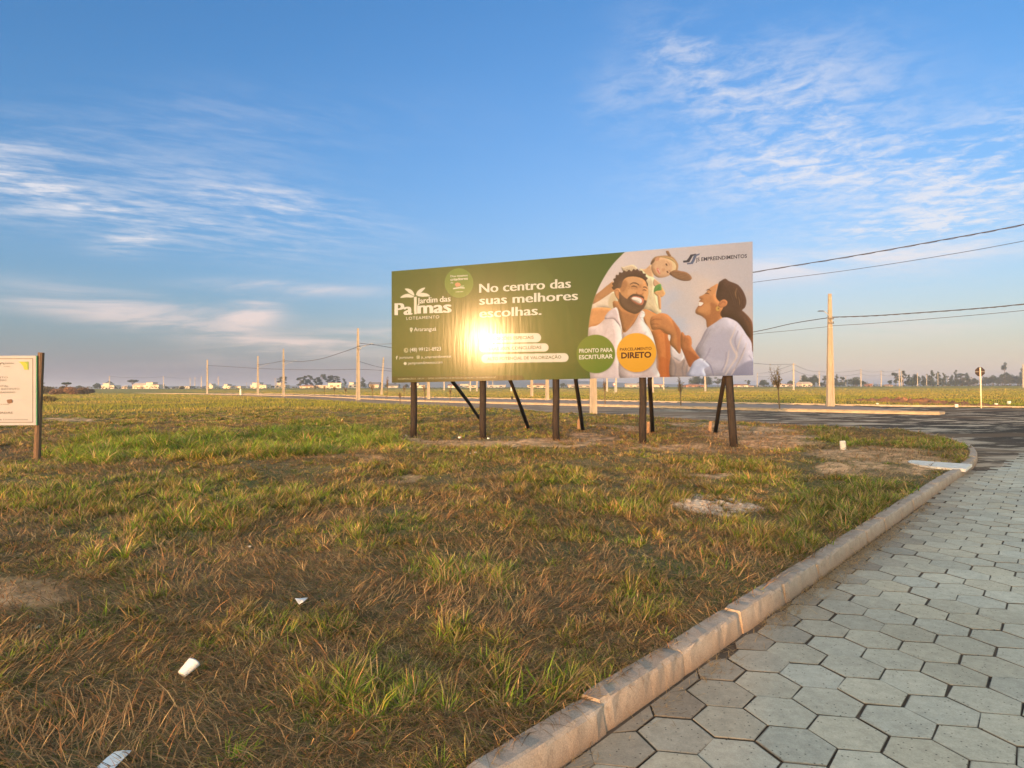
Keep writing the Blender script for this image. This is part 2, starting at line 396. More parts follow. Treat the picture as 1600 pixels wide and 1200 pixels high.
def road_material():
    m = bpy.data.materials.new('asphalt'); m.use_nodes = True; nt = m.node_tree; N = nt.nodes.new; L = nt.links.new
    b = nt.nodes['Principled BSDF']; b.inputs['Roughness'].default_value = 1.0; b.inputs['Specular IOR Level'].default_value = 0.05
    tc = N('ShaderNodeTexCoord'); mp = N('ShaderNodeMapping'); mp.inputs['Rotation'].default_value = (0, 0, math.radians(-41)); mp.inputs['Scale'].default_value = (0.45, 1.0, 1)
    L(tc.outputs['Object'], mp.inputs[0])
    def noise(sc, d, r=0.6):
        n = N('ShaderNodeTexNoise'); n.inputs['Scale'].default_value = sc; n.inputs['Detail'].default_value = d; n.inputs['Roughness'].default_value = r; L(mp.outputs[0], n.inputs['Vector']); return n.outputs['Fac']
    def mr(v, a, c):
        q = N('ShaderNodeMapRange'); q.interpolation_type = 'SMOOTHSTEP'; L(v, q.inputs['Value']); q.inputs['From Min'].default_value = a; q.inputs['From Max'].default_value = c; return q.outputs[0]
    def mix(f, a, c):
        q = N('ShaderNodeMix'); q.data_type = 'RGBA'; L(f, q.inputs['Factor'])
        for s, v in (('A', a), ('B', c)):
            if isinstance(v, tuple): q.inputs[s].default_value = v+(1,)
            else: L(v, q.inputs[s])
        return q.outputs['Result']
    a = mix(mr(noise(60, 4), 0.35, 0.7), (0.040, 0.032, 0.025), (0.085, 0.068, 0.052))
    a = mix(mr(noise(0.9, 12, 0.72), 0.49, 0.56), a, (0.40, 0.33, 0.25))
    a = mix(mr(noise(0.25, 8, 0.6), 0.50, 0.60), a, (0.13, 0.09, 0.06))
    sx = N('ShaderNodeSeparateXYZ'); L(tc.outputs['Object'], sx.inputs[0])
    q = N('ShaderNodeMapRange'); q.interpolation_type = 'SMOOTHSTEP'; L(sx.outputs[0], q.inputs['Value']); q.inputs['From Min'].default_value = 17; q.inputs['From Max'].default_value = 4
    mm = N('ShaderNodeMath'); mm.operation = 'MULTIPLY'; L(q.outputs[0], mm.inputs[0]); L(mr(noise(.5, 10, .7), .30, .62), mm.inputs[1])
    a = mix(mm.outputs[0], a, (0.30, 0.215, 0.15))
    L(a, b.inputs['Base Color'])
    bp = N('ShaderNodeBump'); bp.inputs['Strength'].default_value = 0.4; bp.inputs['Distance'].default_value = 0.01; L(noise(90, 4), bp.inputs['Height']); L(bp.outputs[0], b.inputs['Normal'])
    return m
ASPH = road_material()
PAVE_END = gp([(1524, 740), (1555, 735), (1580, 722), (1600, 709), (1650, 697), (1800, 690), (2400, 684)])
rx = Vector((kdir.y, -kdir.x))
asph_poly = [p for p in kerb[11:]]+near_edge+list(reversed(far_edge))+[far_edge[0]+Vector((40, -60))]
asph_poly = [tuple(p) for p in kerb[12:]+near_edge+list(reversed(far_edge))]+[(60, 20)]+[tuple(p) for p in reversed(PAVE_END)]
ngon_sheet('road', asph_poly, 0.0, ASPH)
SANDJ = mat('joint_sand', (0.035, 0.027, 0.020), 0.95, scale=5, col2=(0.15, 0.105, 0.07), bump=0.4, bscale=60)
street = [kerb[0], kerb[2], kerb[12]]+[p for p in PAVE_END]+[Vector((PAVE_END[-1].x, PAVE_END[-1].y-10))]
bed = [tuple(kerb[0]-rx*0.05), tuple(kerb[9]-rx*0.05), tuple(kerb[12])]+[tuple(p) for p in PAVE_END]+[(24, 4), tuple(kerb[0]+rx*9)]
ngon_sheet('paving_bed', bed, -0.006, SANDJ)

def build_pavers():
    d = 0.297; a3 = math.radians(19.7)
    T3 = np.array([math.cos(a3), math.sin(a3)])*d; T1 = np.array([math.cos(a3-math.pi/3), math.sin(a3-math.pi/3)])*d
    c0 = (G(1233.75, 1037.1)+G(1304.4, 1075))*0.5; c0 = np.array([c0.x, c0.y])
    pend = [tuple(p) for p in PAVE_END]
    poly = [tuple(kerb[1]), tuple(kerb[9]), tuple(kerb[11])]+pend+[(24, 4), tuple(kerb[1]+rx*8)]
    I, J = np.meshgrid(np.arange(-60, 90), np.arange(-90, 90)); I = I.ravel(); J = J.ravel()
    C = c0+I[:, None]*T3+J[:, None]*T1
    ok = inpoly(C[:, 0], C[:, 1], poly)
    dk = dist_poly(C[:, 0], C[:, 1], kerb_t)
    kd = np.array([kdir.x, kdir.y]); kn = np.array([kdir.y, -kdir.x]); k0 = np.array([kerb[2].x, kerb[2].y]); smax = (kerb[9]-kerb[2]).length
    sC = (C-k0)@kd; pC = (C-k0)@kn
    nearp = inpoly(C[:, 0], C[:, 1], NEAR)
    ok = inpoly(C[:, 0], C[:, 1], [tuple(kerb[1]), tuple(kerb[9]-rx*.2), tuple(kerb[12]-rx*.2)]+pend+[(24, 4), tuple(kerb[1]+rx*8)]) & (~nearp | (dk < .07)) & ((C-np.array(kerb[2]))@np.array([kdir.x, kdir.y]) >= (kerb[9]-kerb[2]).length) | ok & (dk > 0.10) | ((sC < smax) & (sC > -8) & (pC > -0.085) & (pC < 2))
    C = C[ok]; n = len(C); rs = np.random.RandomState(3)
    R = d/math.sqrt(3)
    va = a3+math.pi/6*0+np.arange(6)*math.pi/3+math.pi/6
    u = np.stack([np.cos(va), np.sin(va)], -1)
    gap = 0.0035
    rings = [(R-gap, -0.03), (R-gap, -0.004), (R-gap-0.002, 0.0), (R-gap-0.006, 0.0012)]
    C = C+rs.normal(0, 0.0030, C.shape)
    rot = rs.normal(0, 0.013, n); hz = rs.normal(0, 0.0009, n)+(fbm(C[:, 0], C[:, 1], 1.8, 8, 3)-0.3)*0.008; tx = rs.normal(0, 0.0035, n); ty = rs.normal(0, 0.0035, n)
    V = np.zeros((n, 24, 3)); cr = np.cos(rot)[:, None]; sr = np.sin(rot)[:, None]
    for k, (r, z) in enumerate(rings):
        x = u[None, :, 0]*r; y = u[None, :, 1]*r
        jit = rs.normal(0, 0.0016, (n, 6, 2)) if k > 0 else 0
        xx = x*cr-y*sr; yy = x*sr+y*cr
        if k > 0: xx = xx+jit[..., 0]; yy = yy+jit[..., 1]
        V[:, k*6:(k+1)*6, 0] = C[:, 0:1]+xx; V[:, k*6:(k+1)*6, 1] = C[:, 1:2]+yy
        V[:, k*6:(k+1)*6, 2] = z+hz[:, None]+xx*tx[:, None]+yy*ty[:, None]
    # cut the border stones off along the kerb
    W2 = V[:, :, :2]-k0; pv = W2@kn; sv = W2@kd; cut = np.where(sv < smax, np.maximum(0.018-pv, 0), 0)
    V[:, :, :2] += cut[..., None]*kn
    fq = []
    for k in range(3):
        for j in range(6): fq.append((k*6+j, k*6+(j+1) % 6, (k+1)*6+(j+1) % 6, (k+1)*6+j))
    fq = np.array(fq); off = (np.arange(n)*24)
    Q = (off[:, None, None]+fq[None]).reshape(-1, 4); H = off[:, None]+np.arange(18, 24)[None]
    flat = np.concatenate([Q.ravel(), H.ravel()])
    st = np.concatenate([np.arange(len(Q))*4, len(Q)*4+np.arange(n)*6]); to = np.concatenate([np.full(len(Q), 4), np.full(n, 6)])
    g = 0.43*np.exp(rs.normal(0, 0.07, n)); wv = rs.normal(0, 0.02, n)
    dk = dist_poly(C[:, 0], C[:, 1], kerb_t); dust = np.exp(-dk/0.30)*1.4*(.4+.9*fbm(C[:, 0], C[:, 1], .8, 19, 3)); dust = np.clip(dust, 0, 1)
    col = np.stack([g*(1.0+wv), g*(0.93), g*(0.73-wv)], -1)*(1-dust[:, None]*0.75)+np.array([0.19, 0.145, 0.11])*(dust*0.75)[:, None]
    colv = np.repeat(col[:, None], 24, 1); colv[:, :12] = (0.035, 0.027, 0.021); colv[:, 12:18] = colv[:, 12:18]*.35+np.array([.03, .022, .016]); colv = colv.reshape(-1, 3)
    m = bpy.data.materials.new('hex_paver_concrete'); m.use_nodes = True; nt = m.node_tree; N = nt.nodes.new; L = nt.links.new
    b = nt.nodes['Principled BSDF']; b.inputs['Roughness'].default_value = 0.85; b.inputs['Specular IOR Level'].default_value = 0.25
    at = N('ShaderNodeAttribute'); at.attribute_name = 'Col'; tc = N('ShaderNodeTexCoord')
    def noise(sc, de, r=0.6):
        q = N('ShaderNodeTexNoise'); q.inputs['Scale'].default_value = sc; q.inputs['Detail'].default_value = de; q.inputs['Roughness'].default_value = r; L(tc.outputs['Object'], q.inputs['Vector']); return q.outputs['Fac']
    def mr(v, a, c, lo=0.0, hi=1.0):
        q = N('ShaderNodeMapRange'); L(v, q.inputs['Value']); q.inputs['From Min'].default_value = a; q.inputs['From Max'].default_value = c; q.inputs['To Min'].default_value = lo; q.inputs['To Max'].default_value = hi; return q.outputs[0]
    def mul(a, v):
        q = N('ShaderNodeMix'); q.data_type = 'RGBA'; q.blend_type = 'MULTIPLY'; q.inputs['Factor'].default_value = 1; L(a, q.inputs['A']); L(v, q.inputs['B']); return q.outputs['Result']
    c = mul(at.outputs['Color'], mr(noise(16, 9, 0.75), 0.3, 0.7, 0.78, 1.2)); c = mul(c, mr(noise(0.9, 6, 0.6), 0.35, 0.65, 0.86, 1.10))
    c = mul(c, mr(noise(160, 3), 0.3, 0.7, 0.86, 1.12))
    vo = N('ShaderNodeTexVoronoi'); vo.inputs['Scale'].default_value = 34; L(tc.outputs['Object'], vo.inputs['Vector'])
    c = mul(c, mr(vo.outputs['Distance'], 0.10, 0.17, 0.25, 1.0))
    L(c, b.inputs['Base Color'])
    bp = N('ShaderNodeBump'); bp.inputs['Strength'].default_value = 0.5; bp.inputs['Distance'].default_value = 0.004; L(noise(150, 8, 0.75), bp.inputs['Height']); L(bp.outputs[0], b.inputs['Normal'])
    o = mesh_np('pavement', V.reshape(-1, 3), flat, st, to, m, col=colv); tag(o, kind='structure')
build_pavers()

# ------------------------------------------------------------------ kerb of separate cast stones
KERBM0 = mat('kerb_plain', (0.27, 0.215, 0.165), 0.9, scale=6, col2=(0.42, 0.35, 0.27), bump=0.35, bscale=110, spec=0.2)
def kerb_material():
    m = bpy.data.materials.new('kerb_concrete'); m.use_nodes = True; nt = m.node_tree; N = nt.nodes.new; L = nt.links.new
    b = nt.nodes['Principled BSDF']; b.inputs['Roughness'].default_value = 0.92; b.inputs['Specular IOR Level'].default_value = 0.15
    tc = N('ShaderNodeTexCoord')
    def noise(sc, de, r=0.6, st=(1, 1, 1)):
        mp = N('ShaderNodeMapping'); mp.inputs['Scale'].default_value = st; L(tc.outputs['Object'], mp.inputs[0])
        q = N('ShaderNodeTexNoise'); q.inputs['Scale'].default_value = sc; q.inputs['Detail'].default_value = de; q.inputs['Roughness'].default_value = r; L(mp.outputs[0], q.inputs['Vector']); return q.outputs['Fac']
    def mr(v, a, c, lo=0.0, hi=1.0):
        q = N('ShaderNodeMapRange'); L(v, q.inputs['Value']); q.inputs['From Min'].default_value = a; q.inputs['From Max'].default_value = c; q.inputs['To Min'].default_value = lo; q.inputs['To Max'].default_value = hi; return q.outputs[0]
    def mix(f, a, c, t='MIX'):
        q = N('ShaderNodeMix'); q.data_type = 'RGBA'; q.blend_type = t
        if isinstance(f, float): q.inputs['Factor'].default_value = f
        else: L(f, q.inputs['Factor'])
        for s_, v in (('A', a), ('B', c)):
            if isinstance(v, tuple): q.inputs[s_].default_value = v+(1,)
            else: L(v, q.inputs[s_])
        return q.outputs['Result']
    c = mix(mr(noise(5, 8, .7), .3, .7), (0.26, 0.205, 0.165), (0.39, 0.33, 0.275))
    c = mix(mr(noise(22, 8, .75, (1, 1, .6)), .54, .74), c, (0.18, 0.14, 0.11))
    sp = N('ShaderNodeSeparateXYZ'); L(tc.outputs['Object'], sp.inputs[0])
    c = mix(mr(sp.outputs[2], .10, .0, 0.0, .8), c, (0.22, 0.145, 0.10))
    c = mix(1.0, c, mr(noise(170, 4, .7), .3, .7, .72, 1.25), 'MULTIPLY')
    L(c, b.inputs['Base Color'])
    bp = N('ShaderNodeBump'); bp.inputs['Strength'].default_value = 0.55; bp.inputs['Distance'].default_value = 0.006; L(noise(70, 8, .75), bp.inputs['Height']); L(bp.outputs[0], b.inputs['Normal'])
    return m
KERBM = kerb_material()
def resample(pts, step):
    out = [pts[0].copy()]; acc = 0.0
    for i in range(len(pts)-1):
        a, b = pts[i], pts[i+1]; L_ = (b-a).length; s = step-acc
        while s <= L_: out.append(a+(b-a)*(s/L_)); s += step
        acc = (acc+L_) % step if s > L_ else 0
        acc = L_-(s-step)
    return out
def catmull(P, closed=False, sub=8):
    n = len(P); o = []
    rng = range(n) if closed else range(n-1)
    for i in rng:
        p0 = P[(i-1) % n] if closed or i > 0 else P[i]; p1 = P[i]; p2 = P[(i+1) % n]; p3 = P[(i+2) % n] if closed or i+2 < n else P[min(i+1, n-1)]
        for k in range(sub):
            t = k/sub; t2 = t*t; t3 = t2*t
            o.append(tuple(0.5*((2*p1[c])+(-p0[c]+p2[c])*t+(2*p0[c]-5*p1[c]+4*p2[c]-p3[c])*t2+(-p0[c]+3*p1[c]-3*p2[c]+p3[c])*t3) for c in range(len(p1))))
    if not closed: o.append(tuple(P[-1]))
    return o
def build_kerb(name, line, step, H=0.13, W=0.125, batter=0.022, m=KERBM, left=True, seed=1, jit=1.0):
    rs = random.Random(seed)
    S = []
    for i in range(len(line)-1):
        S.append((line[i], line[i+1]))
    V = []; Fc = []
    prof = [(0.0, -0.06), (-0.002, 0.0), (-batter*0.8, H-0.02), (-batter-0.004, H-0.005), (-batter-0.018, H), (-batter-W+0.008, H-0.002), (-batter-W, H-0.014), (-batter-W, -0.06)]
    for a, b in S:
        a = Vector(a); b = Vector(b); d = (b-a).normalized(); nrm = Vector((d.y, -d.x)) * (1 if left else -1)
        L_ = (b-a).length; g = 0.0015*jit+(rs.random()**4)*0.010*jit
        o0 = rs.gauss(0, 0.004)*jit; o1 = rs.gauss(0, 0.004)*jit; h0 = rs.gauss(0, 0.003)*jit; h1 = rs.gauss(0, 0.003)*jit
        K = max(2, int(L_/0.07)); base = len(V)
        for k in range(K+1):
            t = k/K; s = g+(L_-2*g)*t
            e = 0.010 if k in (0, K) else 0.0
            for (q, z) in prof:
                jr = (rs.gauss(0, 0.0028) if 0.0 < z else 0)*jit
                qq = q+(-e*0.6 if q > -0.06 else e*0.6); zz = z-(e*0.5 if z > 0.05 else 0)
                p = a+d*s+nrm*(qq+o0*(1-t)+o1*t+jr)
                V.append((p.x, p.y, zz+h0*(1-t)+h1*t+jr))
        n = len(prof)
        for k in range(K):
            for j in range(n-1):
                i0 = base+k*n+j; f = (i0, i0+n, i0+n+1, i0+1)
                Fc.append(f if left else f[::-1])
        c0 = tuple(base+j for j in range(n)); c1 = tuple(base+K*n+j for j in range(n))
        Fc.append(c0 if left else c0[::-1]); Fc.append(c1[::-1] if left else c1)
    me = bpy.data.meshes.new(name); me.from_pydata(V, [], Fc); me.update(); me.materials.append(m)
    o = bpy.data.objects.new(name, me); COL.objects.link(o); tag(o, kind='structure'); return o
_k = [Vector(p) for p in catmull([tuple(p) for p in kerb[9:]], sub=6)]
st0 = kerb[2]; seglen = 0.785
line = [st0-kdir*(seglen*i) for i in range(40, 0, -1)]
k = 0
while (st0+kdir*(seglen*k)-st0).length < (kerb[9]-st0).length: line.append(st0+kdir*(seglen*k)); k += 1
rest = resample([line[-1]]+[p for p in _k if (p-st0).dot(kdir) > (line[-1]-st0).dot(kdir)+0.05 or p.y > 11.5], 0.6)
line += rest[1:]
build_kerb('kerb', line, seglen)

# median strip and far kerb of the avenue
med_near = gp([(1468, 648.5), (1220, 642.8), (1100, 639.2), (900, 634.2), (648, 627.5), (560, 623.2), (477, 619), (300, 615.6), (0, 612.4), (-345, 610.7)])
med_dir = (med_near[1]-med_near[0]).normalized(); mn = Vector((-med_dir.y, med_dir.x)); mn = mn if mn.y > 0 else -mn
PALEK = mat('pale_kerb_concrete', (0.24, 0.195, 0.14), 0.9, scale=3, col2=(0.36, 0.29, 0.21), bump=0.4, bscale=30)
MEDM = mat('median_soil', (0.16, 0.12, 0.07), 0.95, scale=2.5, col2=(0.10, 0.11, 0.04), bump=0.5, bscale=20)
far_side = [p+mn*1.5 for p in med_near]
ngon_sheet('median_strip', [tuple(p) for p in med_near]+[tuple(p) for p in reversed(far_side)], 0.125, MEDM)
ngon_sheet('far_carriageway', [tuple(p) for p in far_side]+[tuple(p) for p in reversed(far_edge[2:])], 0.004, mat('dusty_asphalt', (0.17, 0.125, 0.10), 0.9, scale=0.5, col2=(0.30, 0.23, 0.18), bump=0.2, bscale=30, stretch=(.5, 1, 1), detail=10))
build_kerb('median_kerb', [Vector(p) for p in med_near], 1, H=0.15, W=0.14, m=PALEK, left=False, seed=2, jit=0.3)
build_kerb('median_kerb', list(reversed([Vector(p) for p in far_side])), 1, H=0.15, W=0.14, m=PALEK, left=False, seed=3, jit=0.3)
build_kerb('median_kerb', [far_side[0], med_near[0]], 1, H=0.15, W=0.14, m=PALEK, left=False, seed=4, jit=0.3)
build_kerb('far_kerb', [Vector(p) for p in far_edge], 1, H=0.14, W=0.14, m=PALEK, left=False, seed=5, jit=0.3)
# trodden earth footway beyond the far kerb
fw = [Vector(p) for p in far_edge]
# ------------------------------------------------------------------ turf
GRASSM = mat('grass_blades', (0.2, 0.2, 0.1), 0.65, attr=True, spec=0.15, transl=0.38)
def blades(name, x, y, length, width, lean, az, col, tipcol=None, z=None, mid=0.45, droop=0.5, label=None):
    n = len(x); z = terrain(x, y)-0.01 if z is None else z
    ca, sa = np.cos(az), np.sin(az)
    # side vector roughly facing random directions
    sd = az+math.pi/2+np.random.RandomState(n % 1000).normal(0, 0.5, n); sx, sy = np.cos(sd)*width/2, np.sin(sd)*width/2
    l1 = length*mid; l2 = length*(1-mid); le2 = np.clip(lean+droop*(0.3+0.7*hash2(np.arange(n), np.arange(n)*3, 5)), 0, 1.75)
    b = np.stack([x, y, z], -1)
    m = b+np.stack([ca*np.sin(lean)*l1, sa*np.sin(lean)*l1, np.cos(lean)*l1], -1)
    t = m+np.stack([ca*np.sin(le2)*l2, sa*np.sin(le2)*l2, np.cos(le2)*l2], -1)
    s = np.stack([sx, sy, np.zeros(n)], -1)
    V = np.stack([b-s, b+s, m+s*0.9, m-s*0.9, t], 1).reshape(-1, 3)
    o = np.arange(n)*5
    Q = np.stack([o, o+1, o+2, o+3], -1); T = np.stack([o+3, o+2, o+4], -1)
    flat = np.concatenate([Q.ravel(), T.ravel()]); st = np.concatenate([np.arange(n)*4, n*4+np.arange(n)*3]); to = np.concatenate([np.full(n, 4), np.full(n, 3)])
    tc = col if tipcol is None else tipcol
    cv = np.stack([col*0.85, col*0.85, col, col, tc], 1).reshape(-1, 3)
    ob = mesh_np(name, V, flat, st, to, GRASSM, col=cv); tag(ob, label, 'grass', None, 'stuff'); return ob

def greenmask(px, py, x, y):
    w1 = (fbm(x, y, .8, 191, 4)-0.5); qx = px+w1*90; qy = py+w1*np.clip((py-600)*0.2, 2, 70); g = np.zeros_like(px)
    for e in GREENS: g = np.maximum(g, ell(qx, qy, *e, soft=0.6))
    return g*(.3+.9*sstep(.3, .6, fbm(x, y, .45, 193, 3)))
def sample(rs, n, r0, r1, p, a0=-47, a1=47):
    u = rs.rand(n); q = 2-p
    r = (r0**q+u*(r1**q-r0**q))**(1/q); a = np.radians(a0+(a1-a0)*rs.rand(n))
    return r*np.sin(a), r*np.cos(a)
G_FRESH = np.array([0.15, 0.225, 0.020]); G_OLIVE = np.array([0.31, 0.26, 0.045]); G_DARK = np.array([0.06, 0.105, 0.018]); STRAW = np.array([0.58, 0.39, 0.18]); DEAD = np.array([0.17, 0.115, 0.062]); RUST = np.array([0.42, 0.20, 0.08])
def lerp(a, b, t): return a*(1-t[:, None])+b*t[:, None]
def turf():
    rs = np.random.RandomState(5)
    # 1: upright, clumped blades
    n = 1500000
    x, y = sample(rs, n, 1.7, 48, 1.2)
    ok = inpoly(x, y, NEAR) & (dist_poly(x, y, near_t) > 0.14); x, y = x[ok], y[ok]
    green, sand, lush, px, py = fields(x, y)
    r = np.hypot(x, y)
    s = 0.13+0.010*r
    s = np.where(lush > 0.4, s*1.3, s)
    s = np.select([r < 4, r < 8, r < 16, r < 28], [0.12, 0.15, 0.22, 0.34], 0.5)
    ix = np.floor(x/s); iy = np.floor(y/s)
    cx = (ix+0.15+0.7*hash2(ix, iy, 3))*s; cy = (iy+0.15+0.7*hash2(ix, iy, 4))*s
    vx, vy = x-cx, y-cy
    vig = hash2(ix, iy, 9); hue = hash2(ix, iy, 12)
    T = np.clip(.10+.9*sstep(.36, .72, .6*fbm(x, y, 1.25, 511, 4)+.4*fbm(x, y, .35, 512, 3))*(.80+.20*sstep(2.5, 6, r))+.60*greenmask(px, py, x, y), 0, 1)*(1-sand)
    cg = np.clip(.21+.42*T+.34*green+(hue-0.5)*0.75+.25*(hash2(np.floor(x/.6), np.floor(y/.6), 77)-.5), 0, 1)      # greenness of the clump
    cg = np.maximum(cg, lush*(0.68+0.5*hash2(ix, iy, 31)))
    keep = rs.rand(len(x)) < np.clip((0.60+0.35*vig+0.6*T)*(1-0.50*sand)+lush, 0.0, 1)
    tuft = vig > .55
    pull = np.where(tuft, .55, 1.0)*(0.6+0.6*rs.rand(len(x)))
    bx = cx+vx*pull; by = cy+vy*pull
    az = np.where(tuft, np.arctan2(vy, vx)+rs.normal(0, 0.9, len(x)), fbm(x, y, .7, 301, 2)*11+rs.normal(0, 1.2, len(x)))
    ln = (0.032+0.036*vig+T*(.030+.100*vig)*np.clip(.62+r/16, .62, 1.3))*(0.30+0.95*rs.rand(len(x)))
    ln = ln*(1-0.5*sand)
    big = fbm(x, y, 1.6, 207, 3)
    lu = lush > 0.4
    ln = np.where(lu, (0.13+0.22*vig)*(0.5+0.8*rs.rand(len(x)))*(0.5+0.5*lush)*(0.45+1.1*sstep(.3, .7, big)), ln)
    lean = np.clip(0.15+np.abs(rs.normal(0, 0.50, len(x)))+0.4*np.hypot(vx, vy)/s+.45*(1-T), 0, 1.5)
    wd = np.clip(0.0022+0.00056*r, 0, 0.022)*(0.6+0.8*rs.rand(len(x)))*(1+.35*T)
    t = rs.rand(len(x)); n_ = len(x)
    full = lambda c: np.broadcast_to(c, (n_, 3))
    col = lerp(full(DEAD*1.2), full(STRAW), rs.rand(n_)**2)
    col = lerp(col, full(G_OLIVE), sstep(0.22, 0.50, cg+0.40*(t-0.5)))
    col = lerp(col, full(G_FRESH), sstep(0.50, 0.88, cg+0.35*(t-0.5)))
    col = lerp(col, full(G_DARK), 0.85*(rs.rand(n_) < 0.25)*1.0)
    dd = rs.rand(n_) < np.where(lu, 0.12, 0.26)
    col[dd] = lerp(np.broadcast_to(DEAD, (dd.sum(), 3)), np.broadcast_to(STRAW, (dd.sum(), 3)), rs.rand(dd.sum()))
    col = lerp(col, full(RUST), (rs.rand(n_) < .07)*.8)
    col = col*(0.62+0.76*rs.rand(n_))[:, None]*np.where(lu, 1.25, 1.0)[:, None]*(.72+.56*sstep(.3, .7, fbm(x, y, .5, 611, 3)))[:, None]
    tip = lerp(col, full(STRAW), np.where(lu, .35, 0.65)*rs.rand(n_))
    k = keep
    blades('grass', bx[k], by[k], ln[k], wd[k], lean[k], az[k], col[k], tip[k], label='green and yellowed turf growing over the vacant corner lot')
    # creeping green understorey close to the soil
    n = 800000
    x, y = sample(rs, n, 1.7, 15, 1.2); ok = inpoly(x, y, NEAR) & (dist_poly(x, y, near_t) > 0.12); x, y = x[ok], y[ok]
    green, sand, lush, px, py = fields(x, y); keep = rs.rand(len(x)) < np.clip(.45+.6*sstep(.35, .6, fbm(x, y, .8, 411, 3))+.4*green, 0, 1)*(1-.8*sand)
    x, y, green = x[keep], y[keep], green[keep]; n = len(x); r = np.hypot(x, y)
    c = lerp(np.broadcast_to(np.array([.055, .085, .022]), (n, 3)), np.broadcast_to(np.array([.16, .175, .045]), (n, 3)), rs.rand(n))*(.6+.8*rs.rand(n))[:, None]
    blades('low_grass', x, y, .012+.035*rs.rand(n), np.clip(.003+.0007*r, 0, .02)*(.6+.9*rs.rand(n)), .7+.7*rs.rand(n), rs.rand(n)*6.28, c, droop=.4, label='low dark green creeping grass between the taller blades')
    # 2: matted dead straw lying on the soil
    n = 400000
    x, y = sample(rs, n, 1.7, 32, 1.35)
    ok = inpoly(x, y, NEAR) & (dist_poly(x, y, near_t) > 0.10); x, y = x[ok], y[ok]
    green, sand, lush, px, py = fields(x, y); r = np.hypot(x, y)
    mass = fbm(x, y, 1.3, 61, 3)
    keep = (rs.rand(len(x)) < np.clip(0.15+1.5*sstep(0.38, 0.6, mass), 0, 1)*(1-0.25*sand)) & (lush < 0.4)
    x, y, r, mass = x[keep], y[keep], r[keep], mass[keep]; N_ = len(x)
    swirl = fbm(x, y, 0.9, 71, 2)*9
    az = swirl+rs.normal(0, 0.9, N_)
    ln = (0.05+0.16*rs.rand(N_)**2); wd = np.clip(0.0018+0.0005*r, 0, 0.014)*(0.6+0.9*rs.rand(N_))
    lean = 1.28+0.22*rs.rand(N_); z = terrain(x, y)+0.004+0.035*rs.rand(N_)**2
    c = lerp(np.broadcast_to(DEAD, (N_, 3)), np.broadcast_to(STRAW, (N_, 3)), rs.rand(N_)**1.9)
    c = lerp(c, np.broadcast_to(RUST, (N_, 3)), (rs.rand(N_) < 0.24)*0.8)*(0.6+0.7*rs.rand(N_))[:, None]
    blades('dead_grass', x, y, ln, wd, lean-.55*(rs.rand(N_) < .3), az, c, z=z, droop=0.45, label='matted brown dead straw lying among the turf')
    # straw and dust swept against the kerb on the paved side
    n = 5200; m = 2600
    sK = 26*rs.rand(n)**1.3-1.5; pK = np.abs(rs.normal(0, .085, n))+.012
    K0 = np.array(kerb[2]); kd_ = np.array(kdir); kn_ = np.array([kdir.y, -kdir.x]); smx = (kerb[9]-kerb[2]).length; sK = np.minimum(sK, smx*(.2+.8*rs.rand(n)))
    keep = rs.rand(n) < sstep(.30, .62, fbm(sK, sK*0, .8, 88, 3)); sK, pK = sK[keep], pK[keep]; n = len(sK)
    Pk = K0+sK[:, None]*kd_+pK[:, None]*kn_; rk = np.hypot(Pk[:, 0], Pk[:, 1])
    c = lerp(np.broadcast_to(DEAD*1.1, (n, 3)), np.broadcast_to(STRAW, (n, 3)), rs.rand(n))
    blades('dead_grass', Pk[:, 0], Pk[:, 1], .02+.09*rs.rand(n)**2, .0016+.0004*rk, 1.35+.2*rs.rand(n), math.pi/2-math.radians(41.8)+rs.normal(0, .8, n), c, z=.004+.015*rs.rand(n)**2, droop=.15, label='loose straw swept along the foot of the kerb')
    # 3: broad leaved green tufts close to the street corner of the lot
    spots = [(520, 990, .13), (470, 1000, .09), (590, 1130, .17), (560, 1100, .12), (640, 1110, .12), (850, 1080, .16), (800, 1110, .15), (880, 1060, .12), (760, 1085, .10), (700, 1120, .09), (350, 800, .22), (400, 810, .18), (300, 770, .2), (200, 780, .18), (420, 770, .16), (100, 790, .16), (620, 810, .16), (660, 820, .14), (540, 830, .15), (1230, 850, .10), (980, 930, .10), (1010, 960, .09), (880, 840, .12), (1180, 930, .07), (720, 770, .16), (800, 760, .14), (1100, 870, .08), (960, 800, .11), (30, 800, .16), (70, 1120, .06), (370, 1190, .10), (210, 900, .08), (1000, 850, .09), (480, 760, .16), (560, 745, .16), (680, 960, .08), (900, 1010, .08), (400, 1120, .06), (330, 880, .09), (1040, 1000, .07), (1320, 850, .07), (1370, 800, .08), (900, 985, .08), (640, 900, .1), (780, 930, .09), (860, 890, .09), (920, 760, .12), (1010, 760, .12), (1070, 830, .08)]
    X = []; Y = []; LN = []; AZ = []; LE = []; W = []; Cc = []
    for (sx, sy, L_) in spots:
        c = G(sx, sy, 0.1); m = rs.randint(30, 70); rr = np.hypot(c.x, c.y)
        for q in range(m):
            a = rs.rand()*2*math.pi; d = abs(rs.normal(0, 0.55))*L_
            X.append(c.x+math.cos(a)*d); Y.append(c.y+math.sin(a)*d); AZ.append(a+rs.normal(0, 0.9)); LE.append(min(1.35, 0.35+abs(rs.normal(0, .5))+d/L_*0.35))
            LN.append(L_*(0.5+0.95*rs.rand())); W.append((0.0052+0.0005*rr)*(0.7+0.6*rs.rand()))
            g = G_FRESH*(0.8+0.8*rs.rand()) if rs.rand() < 0.68 else (G_OLIVE*1.3 if rs.rand() < 0.5 else STRAW)
            Cc.append(g)
    blades('grass_tufts', np.array(X), np.array(Y), np.array(LN), np.array(W), np.array(LE), np.array(AZ), np.array(Cc), droop=0.7, label='broad bladed bright green tufts of grass near the kerb')
